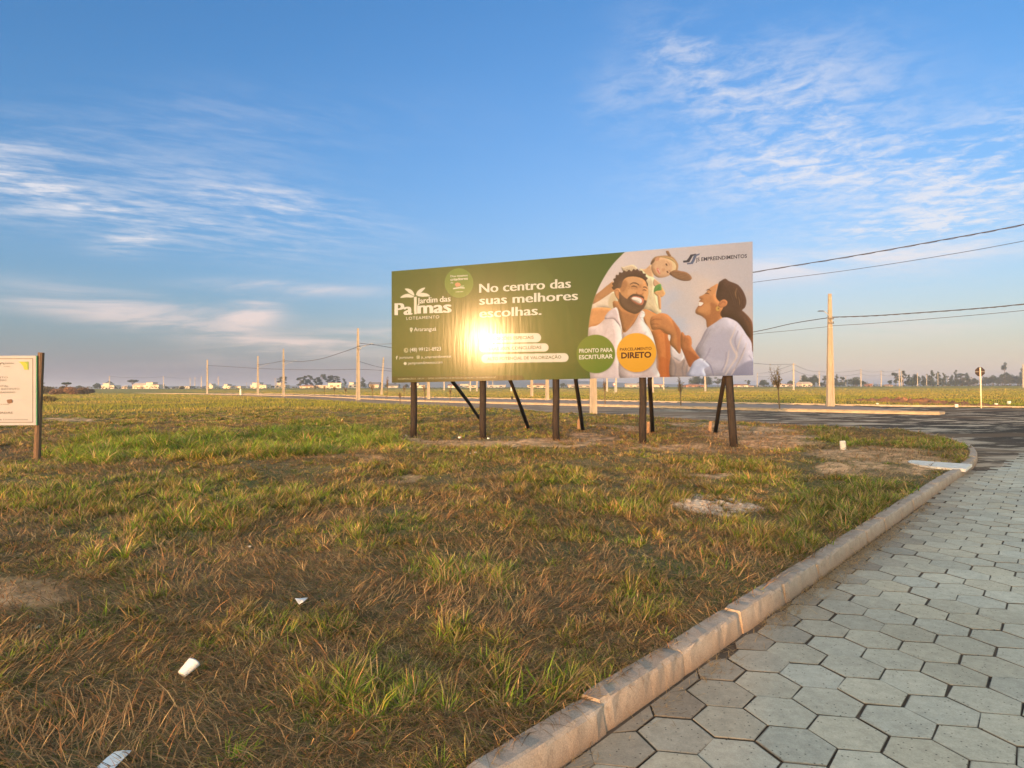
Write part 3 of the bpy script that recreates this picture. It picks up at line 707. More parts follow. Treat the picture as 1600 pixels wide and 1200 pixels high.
    # 4: field beyond the avenue
    n = 260000
    x, y = sample(rs, n, 45, 300, 1.7, -50, 50)
    ok = inpoly(x, y, FAR) & (dist_poly(x, y, fe) > 0.4)
    ok2 = inpoly(x, y, NEAR); ok = ok | ok2
    x, y = x[ok], y[ok]; r = np.hypot(x, y); N_ = len(x)
    g = fbm(x, y, 9, 6, 4); px, py = proj(x, y, np.full_like(x, .1))
    nearband = sstep(95, 60, r)*inpoly(x, y, FAR)
    gg = np.clip(sstep(0.42, 0.6, g)*0.7+0.45*nearband, 0, 1)
    ln = (0.10+0.16*rs.rand(N_))*(0.6+0.9*g); wd = 0.012+0.00030*r
    c = lerp(np.broadcast_to(np.array([0.36, 0.28, 0.07]), (N_, 3)), np.broadcast_to(np.array([0.20, 0.23, 0.03]), (N_, 3)), gg)*(0.75+0.5*rs.rand(N_))[:, None]
    blades('field_grass', x, y, ln, wd, np.abs(rs.normal(0.3, .35, N_)), rs.rand(N_)*6.28, c, label='yellow green pasture covering the open field beyond the avenue')
turf()
# ------------------------------------------------------------------ the poster artwork, painted into per-vertex colours
class Canvas:
    """paints in photo pixel coordinates (x0..x1, y0..y1) at S samples per pixel; colours are display values 0-255"""
    def __init__(s, x0, y0, x1, y1, S=4):
        s.x0, s.y0, s.S = x0, y0, S; s.w = int((x1-x0)*S); s.h = int((y1-y0)*S)
        s.a = np.zeros((s.h, s.w, 3)); s.yy, s.xx = np.mgrid[0:s.h, 0:s.w]; s.X = x0+(s.xx+.5)/S; s.Y = y0+(s.yy+.5)/S
    def mask(s, pts, smooth=True, blur=0.0):
        if smooth: pts = catmull(pts, closed=True, sub=6)
        P = [((x-s.x0)*s.S, (y-s.y0)*s.S) for x, y in pts]
        xs = [p[0] for p in P]; ys = [p[1] for p in P]; pad = int(3+3*blur*s.S)
        a0, a1 = max(0, int(min(xs))-pad), min(s.w, int(max(xs))+pad+1); b0, b1 = max(0, int(min(ys))-pad), min(s.h, int(max(ys))+pad+1)
        if a1 <= a0 or b1 <= b0: return None
        gx, gy = np.meshgrid(np.arange(a0, a1)+.5, np.arange(b0, b1)+.5)
        m = inpoly(gx, gy, P).astype(float)
        k = max(1, int(round(blur*s.S)))
        for _ in range(2): m = s._box(m, k)
        return m, a0, a1, b0, b1
    def _box(s, m, k):
        if k < 1: return m
        for ax in (0, 1):
            p = np.pad(m, [(k, k) if i == ax else (0, 0) for i in (0, 1)], mode='edge'); c = np.cumsum(p, axis=ax)
            n = m.shape[ax]; c = np.concatenate([np.zeros_like(np.take(c, [0], ax)), c], axis=ax)
            m = (np.take(c, range(2*k+1, 2*k+1+n), ax)-np.take(c, range(0, n), ax))/(2*k+1)
        return m
    def poly(s, pts, col, smooth=True, blur=0.0, al=1.0, clip=None):
        r = s.mask(pts, smooth, blur)
        if r is None: return None
        m, a0, a1, b0, b1 = r; m = m*al
        c = np.array(col, dtype=float)
        if clip is not None and al == 1.0 and blur <= .3 and smooth and m.shape[0]*m.shape[1] > 1500:   # rounded forms: soft modelling, light from the upper right
            sz = math.sqrt(m.sum()); tot = 0
            for k, wt in ((max(2, int(sz*.10)), .20), (max(2, int(sz*.035)), .10)):
                mb = s._box(s._box(m, k), k); gy, gx = np.gradient(mb); tot = tot+wt*4*k*(-gx*.75+gy*.55)
            tx_ = fbm(s.X[b0:b1, a0:a1], s.Y[b0:b1, a0:a1], 5.0, 17, 3)-.5
            c = np.clip(c*(1+np.clip(tot, -.38, .22)+.10*tx_)[..., None], 0, 255)
        if clip is not None: m = m*clip[b0:b1, a0:a1]
        v = s.a[b0:b1, a0:a1]; s.a[b0:b1, a0:a1] = v*(1-m[..., None])+c*m[..., None]
        full = np.zeros((s.h, s.w)); full[b0:b1, a0:a1] = m; return full
    def stroke(s, pts, wd, col, al=1.0, clip=None, blur=0.15, smooth=True):
        P = catmull(pts, sub=6) if smooth and len(pts) > 2 else pts
        P = [Vector(p) for p in P]; n = len(P)
        wds = wd if isinstance(wd, (list, tuple)) else [wd, wd]
        Lf = []; Rt = []
        for i, p in enumerate(P):
            d = (P[min(i+1, n-1)]-P[max(i-1, 0)]).normalized(); q = Vector((-d.y, d.x)); t = i/max(1, n-1)*(len(wds)-1); k = min(int(t), len(wds)-2); w_ = wds[k]*(1-(t-k))+wds[k+1]*(t-k)
            Lf.append(tuple(p+q*w_/2)); Rt.append(tuple(p-q*w_/2))
        return s.poly(Lf+Rt[::-1], col, False, blur, al, clip)
    def disc(s, cx, cy, rx, ry, col, al=1.0, blur=0.1, clip=None, rot=0.0):
        c, q = math.cos(rot), math.sin(rot)
        return s.poly([(cx+rx*math.cos(t)*c-ry*math.sin(t)*q, cy+rx*math.cos(t)*q+ry*math.sin(t)*c) for t in np.linspace(0, 2*math.pi, 28)[:-1]], col, True, blur, al, clip)
A_ = lambda l: [(890+x/5, 370+y/5) for x, y in l]
A0 = lambda l: [(600+x/5, 370+y/5) for x, y in l]
B_ = lambda l: [(900+x/8.571, 380+y/8.571) for x, y in l]
C_ = lambda l: [(1060+x/6, 400+y/6) for x, y in l]
D_ = lambda l: [(980+x/10, 480+y/10) for x, y in l]

def paint_poster():
    c = Canvas(605, 370, 1185, 605, 4)
    X, Y = c.X, c.Y
    def n(scale, seed, o=3): return fbm(X, Y, scale, seed, o)
    # --- green ground
    g = np.array([46, 88, 30.])
    c.a[:] = g; c.a *= (1.0+0.05*(n(40, 3)-0.5))[..., None]
    for pts, al in (([(820, 395), (870, 440), (900, 520), (915, 600), (780, 600), (800, 470)], .10), ([(605, 500), (660, 480), (740, 500), (800, 560), (815, 600), (605, 600)], .10), ([(650, 410), (720, 400), (760, 430), (730, 470), (690, 440)], .08), ([(700, 500), (800, 440), (860, 430), (850, 560), (790, 600)], .07)):
        c.poly(pts, (104, 134, 62), al=al, blur=.4)
    # --- photograph panel
    cv = catmull(A_([(520, 40), (432, 118), (330, 225), (245, 360), (190, 490), (160, 620), (146, 740), (142, 860), (150, 980), (165, 1130), (172, 1180)]), sub=8)
    pm = c.mask(cv+A_([(1560, 1180), (1560, -20), (560, -20)]), False, .15)
    clip = np.zeros((c.h, c.w)); m, a0, a1, b0, b1 = pm; clip[b0:b1, a0:a1] = m
    u = np.clip((X-930)/245, 0, 1)[..., None]; v = np.clip((Y-380)/210, 0, 1)[..., None]
    sky = np.array([232, 208, 198.])*(1-u)+np.array([205, 190, 188.])*u
    bl = np.exp(-(((X-1060)/45)**2+((Y-500)/60)**2))[..., None]; sky = sky*(1-bl*.75)+np.array([182, 192, 210.])*bl*.75
    cl = sstep(.45, .7, fbm(X, Y*1.6, 60, 12, 4))[..., None]; sky = sky*(1-cl*.45)+np.array([226, 196, 176.])*cl*.45
    bl = np.exp(-(((X-1105)/26)**2+((Y-455)/30)**2))[..., None]; sky = sky*(1-bl*.6)+np.array([243, 208, 184.])*bl*.6
    bl = np.exp(-(((X-1088)/18)**2+((Y-520)/22)**2))[..., None]; sky = sky*(1-bl*.7)+np.array([240, 210, 196.])*bl*.7
    c.a = c.a*(1-clip[..., None])+sky*clip[..., None]
    K = dict(clip=clip)
    SK = (214, 146, 92); SKL = (235, 176, 122); SKD = (170, 104, 60)
    # --- girl
    c.poly(B_([(605, 315), (640, 320), (700, 300), (770, 290), (830, 350), (760, 390), (640, 385)]), (226, 196, 158), **K)
    for q in range(7): c.stroke(B_([(640+q*24, 330-q*4), (650+q*24, 380-q*4)]), .5, (190, 150, 110), al=.5, **K)
    c.poly(B_([(850, 350), (930, 345), (1010, 290), (1040, 430), (1000, 500), (900, 470)]), (228, 172, 124), **K)
    c.poly(B_([(850, 340), (960, 430), (1040, 460), (1075, 520), (1055, 640), (1090, 720), (1110, 850), (1145, 920), (1070, 955), (990, 900), (900, 880), (920, 600)]), (232, 203, 158), **K)
    for p in ([(1000, 470), (1010, 600), (1000, 700)], [(1040, 660), (1060, 780), (1120, 900)], [(970, 800), (1030, 860), (1080, 930)], [(960, 640), (1000, 760)]): c.stroke(B_(p), 1.0, (200, 166, 118), al=.6, blur=.5, **K)
    c.poly(B_([(1050, 480), (1110, 520), (1140, 560), (1060, 580), (1035, 540)]), (226, 170, 128), **K)
    c.poly(B_([(1140, 570), (1185, 640), (1195, 680), (1150, 722), (1100, 715), (1045, 668), (1060, 630), (1130, 630)]), (232, 168, 108), **K)
    c.poly(B_([(1095, 700), (1132, 715), (1138, 800), (1138, 880), (1112, 870), (1098, 780)]), (220, 152, 100), **K)
    c.poly(B_([(1060, 580), (1120, 545), (1138, 555), (1146, 600), (1140, 628), (1080, 640), (1042, 652)]), (96, 150, 74), **K)
    c.stroke(B_([(1060, 640), (1130, 590)]), 1.0, (60, 110, 50), al=.6, **K)
    # head
    c.poly(B_([(1000, 280), (1010, 240), (1050, 190), (1110, 172), (1210, 165), (1290, 180), (1345, 240), (1370, 300), (1350, 380), (1280, 425), (1180, 300), (1030, 290)]), (160, 118, 78), **K)
    c.poly(B_([(1010, 300), (1060, 230), (1130, 190), (1230, 190), (1300, 230), (1340, 300), (1330, 360), (1270, 420), (1190, 455), (1110, 462), (1050, 430), (1015, 370)]), (229, 175, 130), **K)
    c.poly(B_([(1290, 240), (1330, 300), (1325, 370), (1270, 410), (1290, 330)]), (243, 205, 150), al=.8, blur=.6, **K)
    c.poly(B_([(1015, 330), (1060, 420), (1140, 455), (1100, 430), (1060, 350)]), (196, 132, 88), al=.5, blur=.8, **K)
    c.poly(B_([(1130, 185), (1230, 185), (1300, 215), (1345, 280), (1290, 235), (1220, 205)]), (196, 154, 98), **K)
    c.poly(B_([(1060, 215), (1085, 190), (1115, 195), (1110, 225), (1080, 240)]), (216, 150, 110), **K)
    c.poly(B_([(1000, 285), (1015, 245), (1045, 225), (1050, 240), (1025, 270)]), (110, 80, 60), **K)
    c.disc(*B_([(1212, 287)])[0], 2.2, 1.1, (96, 58, 44), rot=1.0, blur=.2, **K); c.disc(*B_([(1225, 385)])[0], 2.0, 1.1, (96, 58, 44), rot=.9, blur=.2, **K)
    c.stroke(B_([(1215, 245), (1245, 270), (1248, 300)]), .5, (150, 100, 66), al=.8, **K); c.stroke(B_([(1240, 360), (1262, 378), (1258, 410)]), .5, (150, 100, 66), al=.8, **K)
    c.poly(B_([(1150, 345), (1190, 340), (1185, 375), (1160, 378)]), (206, 146, 104), al=.7, blur=.4, **K)
    c.poly(B_([(1085, 330), (1110, 345), (1128, 385), (1125, 415), (1100, 395), (1082, 360)]), (222, 120, 96), **K)
    c.stroke(B_([(1092, 345), (1112, 362), (1122, 395)]), .9, (250, 225, 205), **K)
    c.poly(B_([(1205, 108), (1238, 104), (1258, 140), (1275, 170), (1240, 170), (1215, 140)]), (150, 104, 72), **K)
    c.poly(B_([(1250, 405), (1320, 360), (1400, 372), (1480, 390), (1540, 440), (1548, 480), (1490, 506), (1400, 496), (1310, 455)]), (146, 100, 70), blur=.25, **K)
    for q in range(9): c.stroke(B_([(1290, 400+q*6), (1400, 400+q*11), (1535, 430+q*9)]), .5, ((196, 152, 108) if q % 2 else (104, 70, 50)), al=.6, **K)
    # raised arm and cloth on the left
    c.poly(B_([(500, 520), (440, 550), (330, 640), (255, 705), (222, 800), (250, 810), (400, 720), (520, 650)]), (190, 128, 82), **K)
    c.poly(B_([(205, 835), (300, 780), (420, 700), (510, 650), (560, 760), (560, 880), (480, 885), (330, 856), (195, 900)]), (240, 212, 182), **K)
    c.poly(B_([(470, 690), (520, 670), (550, 780), (540, 870), (470, 880), (430, 800)]), (216, 184, 136), al=.8, blur=.8, **K)
    c.poly(B_([(190, 905), (330, 860), (480, 885), (410, 1000), (300, 1090), (220, 1125), (150, 1150)]), (224, 150, 92), **K)
    c.poly(B_([(330, 1060), (400, 1000), (300, 1090), (200, 1130), (150, 1150), (160, 1110)]), (196, 120, 70), al=.7, blur=.4, **K)
    # --- man: arm, neck, shirt
    c.poly(A_([(575, 570), (650, 590), (720, 640), (765, 740), (790, 860), (792, 1110), (690, 1110), (676, 930), (650, 780), (590, 680)]), (214, 124, 66), **K)
    c.poly(A_([(570, 570), (650, 600), (690, 660), (640, 740), (590, 650)]), (224, 156, 100), al=.9, blur=.8, **K)
    c.poly(A_([(740, 700), (790, 860), (792, 1110), (760, 1110), (750, 880)]), (178, 90, 46), al=.7, blur=.8, **K)
    c.poly(A_([(690, 950), (700, 1110), (780, 1110), (760, 960)]), (196, 96, 44), al=.5, blur=1, **K)
    c.poly(A_([(345, 500), (560, 590), (560, 640), (430, 775), (405, 780), (380, 660)]), (190, 122, 74), **K)
    c.poly(A_([(420, 590), (540, 600), (520, 660), (440, 740), (420, 680)]), (160, 98, 58), al=.8, blur=1.0, **K)
    c.poly(A_([(140, 735), (160, 705), (220, 690), (275, 640), (300, 590), (345, 560), (368, 555), (385, 610), (405, 690), (412, 780), (400, 860), (420, 1130), (150, 1130), (138, 860)]), (236, 208, 198), **K)
    c.poly(A_([(412, 780), (440, 745), (500, 680), (545, 600), (575, 580), (590, 610), (575, 650), (625, 720), (655, 790), (680, 900), (672, 1000), (690, 1110), (400, 1120)]), (236, 208, 198), **K)
    c.poly(A_([(275, 640), (300, 590), (368, 555), (395, 660), (400, 700), (370, 670), (340, 640)]), (226, 200, 196), **K)
    c.stroke(A_([(275, 640), (340, 640), (375, 672), (402, 720), (408, 780)]), .7, (120, 100, 110), al=.7, blur=.2, **K)
    c.stroke(A_([(560, 590), (590, 605), (576, 632), (545, 625), (555, 590)]), .5, (160, 130, 120), al=.7, **K)
    c.stroke(A_([(545, 630), (600, 690), (640, 770)]), .6, (176, 146, 136), al=.7, blur=.4, **K)
    for p in ([(300, 700), (260, 800)], [(340, 720), (350, 820), (330, 900)], [(500, 720), (440, 800)], [(600, 740), (560, 800)], [(200, 720), (180, 800)]): c.stroke(A_(p), 1.6, (206, 176, 168), al=.5, blur=.9, **K)
    c.poly(A_([(610, 960), (680, 900), (690, 1060), (640, 1090), (560, 1100)]), (206, 178, 170), al=.6, blur=1.2, **K)
    # head
    c.poly(B_([(545, 760), (585, 860), (760, 930), (840, 930), (720, 1130), (640, 1180), (590, 1000)]), (176, 112, 68), blur=.2, **K)
    c.poly(B_([(520, 640), (570, 560), (600, 480), (690, 440), (800, 435), (900, 470), (945, 540), (968, 640), (950, 760), (900, 860), (800, 935), (680, 900), (590, 830), (550, 740)]), (208, 142, 90), **K)
    c.poly(B_([(690, 460), (800, 455), (880, 490), (900, 540), (820, 560), (720, 545), (680, 510)]), (226, 164, 112), al=.9, blur=1.2, **K)
    c.poly(B_([(600, 540), (660, 500), (690, 560), (640, 650), (600, 640)]), (176, 114, 72), al=.8, blur=1.0, **K)
    c.poly(B_([(700, 620), (790, 610), (820, 650), (760, 690), (690, 690)]), (228, 162, 108), al=.8, blur=1.0, **K)
    hair = [(505, 625), (480, 590), (498, 575), (482, 540), (510, 520), (500, 480), (530, 465), (535, 425), (570, 425), (580, 390), (620, 395), (640, 365), (680, 380), (710, 355), (745, 378), (770, 345), (800, 360), (820, 342), (850, 372), (885, 370), (900, 405), (935, 410), (935, 445), (962, 470), (940, 500), (962, 545), (955, 580), (935, 520), (890, 475), (810, 450), (720, 448), (660, 470), (620, 520), (600, 590), (560, 605)]
    c.poly(B_(hair), (74, 50, 44), **K)
    c.poly(B_([(560, 600), (600, 590), (620, 520), (600, 500), (570, 540)]), (110, 76, 58), al=.6, blur=1.0, **K)
    for q in range(26):
        a = rnd.random()*5.5; xx = 520+q*16; yy = 480-130*math.sin(math.pi*q/27)**.7+rnd.random()*60
        c.stroke(B_([(xx, yy), (xx+14*math.cos(a), yy+14*math.sin(a))]), .6, (108, 78, 62) if q % 2 else (48, 32, 30), al=.7, **K)
    c.poly(B_([(512, 650), (530, 612), (565, 605), (595, 640), (590, 720), (560, 750), (530, 710)]), (216, 142, 90), **K)
    c.stroke(B_([(530, 640), (560, 625), (575, 660), (560, 710)]), .8, (150, 88, 52), al=.8, **K)
    beard = [(585, 650), (610, 690), (680, 745), (705, 720), (750, 692), (800, 690), (860, 690), (905, 715), (915, 760), (945, 770), (925, 840), (880, 900), (810, 945), (740, 935), (660, 895), (600, 830), (578, 740)]
    c.poly(B_(beard), (84, 58, 48), blur=.25, **K)
    c.poly(B_([(590, 700), (640, 740), (690, 800), (760, 850), (830, 860), (880, 830), (860, 880), (780, 920), (680, 880), (610, 810)]), (100, 70, 56), al=.6, blur=.9, **K)
    c.poly(B_([(725, 725), (770, 710), (850, 720), (900, 745), (905, 790), (880, 830), (820, 822), (770, 795), (738, 765)]), (196, 112, 84), **K)
    c.poly(B_([(742, 735), (790, 722), (850, 735), (880, 758), (876, 795), (845, 805), (795, 780), (755, 760)]), (248, 230, 208), **K)
    c.stroke(B_([(765, 765), (815, 772), (850, 792)]), .6, (120, 70, 60), al=.7, **K)
    c.poly(B_([(715, 722), (760, 682), (830, 680), (900, 712), (908, 742), (850, 712), (780, 705), (740, 728)]), (78, 54, 46), blur=.2, **K)
    c.poly(B_([(810, 645), (855, 590), (890, 620), (905, 660), (880, 690), (840, 690)]), (222, 150, 98), blur=.5, **K)
    c.stroke(B_([(808, 655), (820, 680), (850, 688), (885, 686), (900, 668)]), 1.0, (140, 84, 54), al=.8, **K)
    c.stroke(B_([(855, 560), (862, 600)]), 1.2, (170, 108, 66), al=.6, blur=.5, **K)
    c.stroke(B_([(722, 552), (765, 532), (812, 540), (845, 562)]), [.7, 1.9, 1.2], (70, 46, 38), **K); c.stroke(B_([(900, 590), (930, 588), (955, 610)]), [1.4, 1.4, .6], (74, 50, 40), **K)
    c.stroke(B_([(740, 585), (775, 575), (822, 592)]), [.6, 1.6, .8], (70, 44, 36), **K); c.stroke(B_([(890, 630), (920, 625), (945, 640)]), [.6, 1.4, .6], (76, 48, 38), **K)
    c.stroke(B_([(735, 605), (790, 612), (825, 605)]), .6, (160, 98, 62), al=.7, **K); c.stroke(B_([(700, 570), (720, 590), (700, 615)]), .5, (160, 98, 62), al=.7, **K)
    c.poly(B_([(930, 650), (962, 640), (955, 720), (930, 770), (918, 720)]), (236, 170, 112), al=.7, blur=.6, **K)
    # --- hands and cuffs
    c.poly(D_([(680, 590), (760, 660), (815, 720), (835, 640), (880, 700), (895, 760), (860, 830), (820, 850), (740, 800), (685, 770)]), (232, 214, 208), **K)
    c.poly(D_([(680, 775), (740, 800), (830, 850), (900, 800), (960, 900), (980, 1090), (680, 1100)]), (172, 146, 134), **K)
    for p in ([(720, 820), (760, 950), (740, 1080)], [(900, 820), (860, 960), (880, 1080)], [(940, 900), (920, 1080)]): c.stroke(D_(p), 1.6, (120, 112, 118), al=.7, blur=.8, **K)
    c.poly(D_([(640, 430), (660, 420), (672, 480), (660, 530), (640, 480)]), (250, 232, 214), **K)
    c.poly(D_([(355, 215), (380, 150), (450, 118), (520, 92), (590, 100), (640, 122), (700, 180), (770, 270), (825, 350), (842, 430), (842, 600), (820, 728), (740, 650), (668, 570), (680, 450), (640, 425), (590, 400), (520, 350), (400, 352), (372, 310), (360, 262)]), (200, 126, 76), **K)
    c.poly(D_([(700, 200), (770, 280), (835, 400), (842, 600), (820, 720), (780, 620), (770, 420)]), (170, 96, 58), al=.7, blur=.8, **K)
    for p in ([(362, 232), (400, 200), (440, 185), (540, 190)], [(362, 278), (420, 262), (500, 265)], [(380, 330), (450, 322), (520, 335)], [(520, 345), (570, 395), (640, 425)], [(680, 450), (700, 540)]): c.stroke(D_(p), [.6, 1.1, .4], (130, 70, 42), al=.9, **K)
    c.poly(D_([(845, 395), (880, 400), (905, 440), (960, 440), (1000, 480), (1010, 560), (1010, 620), (1080, 710), (1165, 800), (1060, 860), (985, 935), (930, 840), (880, 720), (840, 620), (835, 500)]), (186, 112, 68), **K)
    c.poly(D_([(860, 660), (900, 650), (1000, 700), (1100, 800), (985, 935), (920, 800)]), (160, 84, 48), al=.7, blur=1.0, **K)
    c.stroke(D_([(905, 440), (900, 500), (890, 540)]), .8, (140, 80, 50), al=.8, **K)
    # --- woman
    c.poly(C_([(590, 520), (640, 550), (690, 620), (705, 760), (700, 900), (640, 780), (560, 640)]), (112, 70, 48), blur=.3, **K)
    c.poly(C_([(375, 262), (400, 232), (440, 213), (475, 235), (560, 272), (612, 340), (638, 420), (625, 480), (598, 512), (640, 560), (680, 640), (690, 760), (640, 740), (560, 640), (470, 582), (400, 572), (372, 500), (350, 400)]), (82, 56, 46), blur=.15, **K)
    c.poly(C_([(372, 262), (320, 284), (282, 312), (258, 345), (222, 370), (198, 380), (196, 398), (210, 408), (194, 424), (200, 436), (186, 448), (192, 462), (178, 478), (160, 512), (166, 540), (220, 566), (258, 600), (272, 672), (340, 640), (410, 590), (390, 540), (420, 470), (360, 400), (352, 340)]), (205, 134, 82), **K)
    c.poly(C_([(300, 440), (370, 470), (400, 560), (340, 630), (280, 660), (262, 600), (230, 566), (300, 540)]), (168, 100, 58), al=.7, blur=1.0, **K)
    c.poly(C_([(300, 300), (350, 290), (345, 350), (290, 370), (270, 350)]), (222, 152, 98), al=.8, blur=1.0, **K)
    c.poly(C_([(210, 470), (280, 450), (300, 500), (220, 530), (180, 520)]), (222, 150, 94), al=.6, blur=1.0, **K)
    c.poly(C_([(196, 432), (228, 436), (232, 450), (205, 470), (190, 460)]), (250, 232, 214), **K); c.stroke(C_([(190, 470), (212, 474), (236, 452)]), .7, (160, 70, 54), **K); c.stroke(C_([(200, 426), (230, 430)]), .7, (176, 86, 66), **K)
    c.stroke(C_([(262, 322), (284, 314), (306, 330)]), [.8, 1.2, .4], (70, 44, 34), **K); c.stroke(C_([(252, 352), (272, 350), (290, 358)]), [.5, 1.1, .4], (60, 36, 30), **K); c.stroke(C_([(212, 404), (226, 398)]), .6, (150, 80, 50), **K)
    c.poly(C_([(375, 455), (395, 420), (430, 408), (458, 428), (450, 462), (415, 482), (380, 480)]), (206, 128, 80), **K); c.stroke(C_([(392, 455), (415, 430), (440, 440)]), .7, (150, 84, 52), al=.8, **K)
    c.disc(*C_([(370, 494)])[0], 3.2, 3.6, (218, 168, 84), **K); c.disc(*C_([(376, 492)])[0], 1.2, 1.5, (150, 98, 58), **K)
    for q in range(16):
        t = q/15; c.stroke(C_([(410+150*t, 250+60*t), (470+130*t, 330+50*t), (520+80*t, 470+20*t)]), .5, (126, 88, 66) if q % 3 else (56, 38, 34), al=.5, **K)
    c.stroke(C_([(548, 300), (535, 350), (545, 400)]), [.6, 1.4, .5], (190, 140, 90), al=.8, blur=.4, **K); c.stroke(C_([(560, 380), (575, 430), (570, 460)]), [.5, 1.1, .5], (180, 130, 84), al=.7, blur=.4, **K)
    for q in range(8): c.stroke(C_([(600+q*8, 560+q*10), (650+q*5, 660), (690, 800+q*10)]), .6, (150, 94, 58) if q % 2 else (80, 50, 38), al=.6, **K)
    c.poly(C_([(275, 672), (340, 628), (430, 576), (520, 600), (580, 650), (640, 740), (680, 800), (692, 880), (705, 1130), (480, 1130), (100, 1130), (108, 1060), (150, 985), (205, 962), (158, 885), (205, 800), (240, 720)]), (200, 188, 196), **K)
    c.poly(C_([(300, 760), (420, 700), (520, 760), (540, 900), (450, 980), (300, 960), (250, 880)]), (188, 178, 190), al=.8, blur=2.0, **K)
    c.poly(C_([(560, 1040), (700, 980), (705, 1130), (500, 1130)]), (150, 144, 162), al=.8, blur=1.2, **K)
    c.poly(C_([(105, 1080), (140, 1000), (200, 960), (250, 980), (290, 1030), (240, 1060), (250, 1130), (100, 1130)]), (206, 204, 220), **K)
    c.stroke(C_([(255, 985), (300, 1030), (330, 1120)]), 1.4, (132, 124, 146), al=.8, blur=.5, **K); c.stroke(C_([(275, 674), (230, 760), (165, 880), (205, 960)]), 1.0, (150, 130, 140), al=.7, blur=.3, **K); c.stroke(C_([(300, 690), (260, 760), (200, 880)]), .7, (150, 132, 144), al=.6, blur=.3, **K); c.stroke(C_([(300, 860), (270, 930), (230, 985)]), 1.4, (150, 136, 152), al=.7, blur=.7, **K)
    for p, wd in (([(545, 640), (510, 740), (488, 800), (520, 880), (548, 940), (500, 1020), (440, 1115)], [1, 2.6, 3.2, 2]), ([(600, 730), (560, 850), (540, 960)], [.8, 2.4, 1.4]), ([(640, 810), (600, 930), (550, 1020), (495, 1115)], [.8, 2.6, 2.8, 1.4]), ([(475, 880), (460, 980), (420, 1090)], [.8, 2.4, 1.2])): c.stroke(C_(p), wd, (238, 208, 188), al=.8, blur=.5, **K)
    for p in ([(560, 700), (530, 800), (560, 900)], [(620, 860), (580, 960), (530, 1060)], [(450, 900), (440, 1000), (400, 1080)], [(660, 930), (690, 970)]): c.stroke(C_(p), 1.6, (158, 146, 160), al=.7, blur=.6, **K)
    # soften like a screened print and add grain inside the photograph only
    soft = np.stack([c._box(c._box(c.a[..., q], 1), 1) for q in range(3)], -1); k = clip[..., None]
    gr = (hash2(c.xx//2, c.yy//2, 5)-.5)[..., None]*7+(fbm(X, Y, 1.3, 71, 2)-.5)[..., None]*10
    c.a = np.clip(c.a*(1-k)+(soft+gr)*k, 0, 255)
    # company mark
    for pts, col in (([(885, 188), (915, 184), (930, 165), (945, 140), (990, 132), (985, 142), (962, 150), (948, 175), (935, 198), (890, 202)], (58, 56, 68)), ([(915, 205), (945, 202), (958, 180), (972, 142), (1020, 130), (1012, 142), (992, 150), (978, 185), (962, 212), (920, 216)], (94, 104, 128))):
        c.poly(A_(pts), col, smooth=False, blur=.1)
    # pills
    for x0, x1, y0, y1, dy in ((749, 845.5, 521, 535.5, -1.2), (749, 857.3, 537, 550, -1.2), (752, 888.5, 552.6, 566.5, -1.8)):
        r = (y1-y0)/2; P = []
        for t in np.linspace(-math.pi/2, math.pi/2, 12): P.append((x1-r+math.cos(t)*r, (y0+y1)/2+math.sin(t)*r+dy*.5))
        for t in np.linspace(math.pi/2, 3*math.pi/2, 12): P.append((x0+r+math.cos(t)*r, (y0+y1)/2+math.sin(t)*r-dy*.5))
        c.poly(P, (246, 228, 200), smooth=False, blur=.1)
    # discs
    c.disc(717.2, 442.3, 22.3, 23.0, (112, 150, 62), al=.85); c.disc(717.2, 442.3, 21.3, 22.0, (96, 132, 50), al=.9)
    c.poly(A0([(555, 368), (570, 358), (590, 362), (600, 376), (585, 388), (565, 390), (558, 380)]), (232, 150, 110)); c.stroke(A0([(540, 405), (590, 398), (630, 400)]), 1.9, (238, 224, 196)); c.stroke(A0([(592, 388), (625, 384)]), 1.0, (238, 224, 196)); c.stroke(A0([(560, 431), (620, 428)]), .9, (232, 218, 190))
    c.poly([(902+1+29.5*math.cos(t)+29, 554+29.5*math.sin(t)) for t in np.linspace(0, 2*math.pi, 48)[:-1]], (40, 50, 20), al=.35, blur=.9)
    c.disc(931, 553, 30, 30, (96, 128, 34)); c.disc(995.2, 552.2, 31.2, 31.2, (60, 30, 10), al=.25, blur=.9); c.disc(994.6, 551, 31, 30.6, (250, 172, 46))
    # bottom strip with the registration line
    c.poly([(605, 588.5), (800, 586.6), (816, 586.4), (820, 592), (820, 600), (605, 602)], (58, 66, 28), smooth=False, al=.8)
    # palm mark, pin, little icons
    CR = (246, 228, 196)
    c.poly(A0([(128, 476), (150, 455), (185, 445), (215, 455), (235, 466), (222, 474), (175, 474)]), CR); c.poly(A0([(163, 406), (195, 406), (225, 425), (238, 460), (205, 445), (180, 425)]), CR)
    c.poly(A0([(322, 397), (290, 404), (262, 425), (250, 458), (285, 440), (308, 418)]), CR); c.poly(A0([(360, 464), (340, 445), (300, 437), (275, 445), (258, 460), (290, 468), (330, 467)]), CR)
    c.poly(A0([(234, 470), (256, 466), (257, 604), (236, 606)]), CR, smooth=False)
    c.poly(A0([(202, 722), (205, 712), (213, 709), (222, 712), (225, 722), (220, 734), (213, 748), (206, 734)]), CR); c.disc(*A0([(213, 722)])[0], .8, .8, (96, 110, 50))
    c.disc(*A0([(173, 887)])[0], 3.3, 3.6, CR); c.disc(*A0([(173, 887)])[0], 2.5, 2.8, (96, 104, 40)); c.stroke(A0([(166, 880), (168, 890), (178, 896)]), .9, CR)
    c.disc(*A0([(166, 990)])[0], 2.4, 2.4, CR)
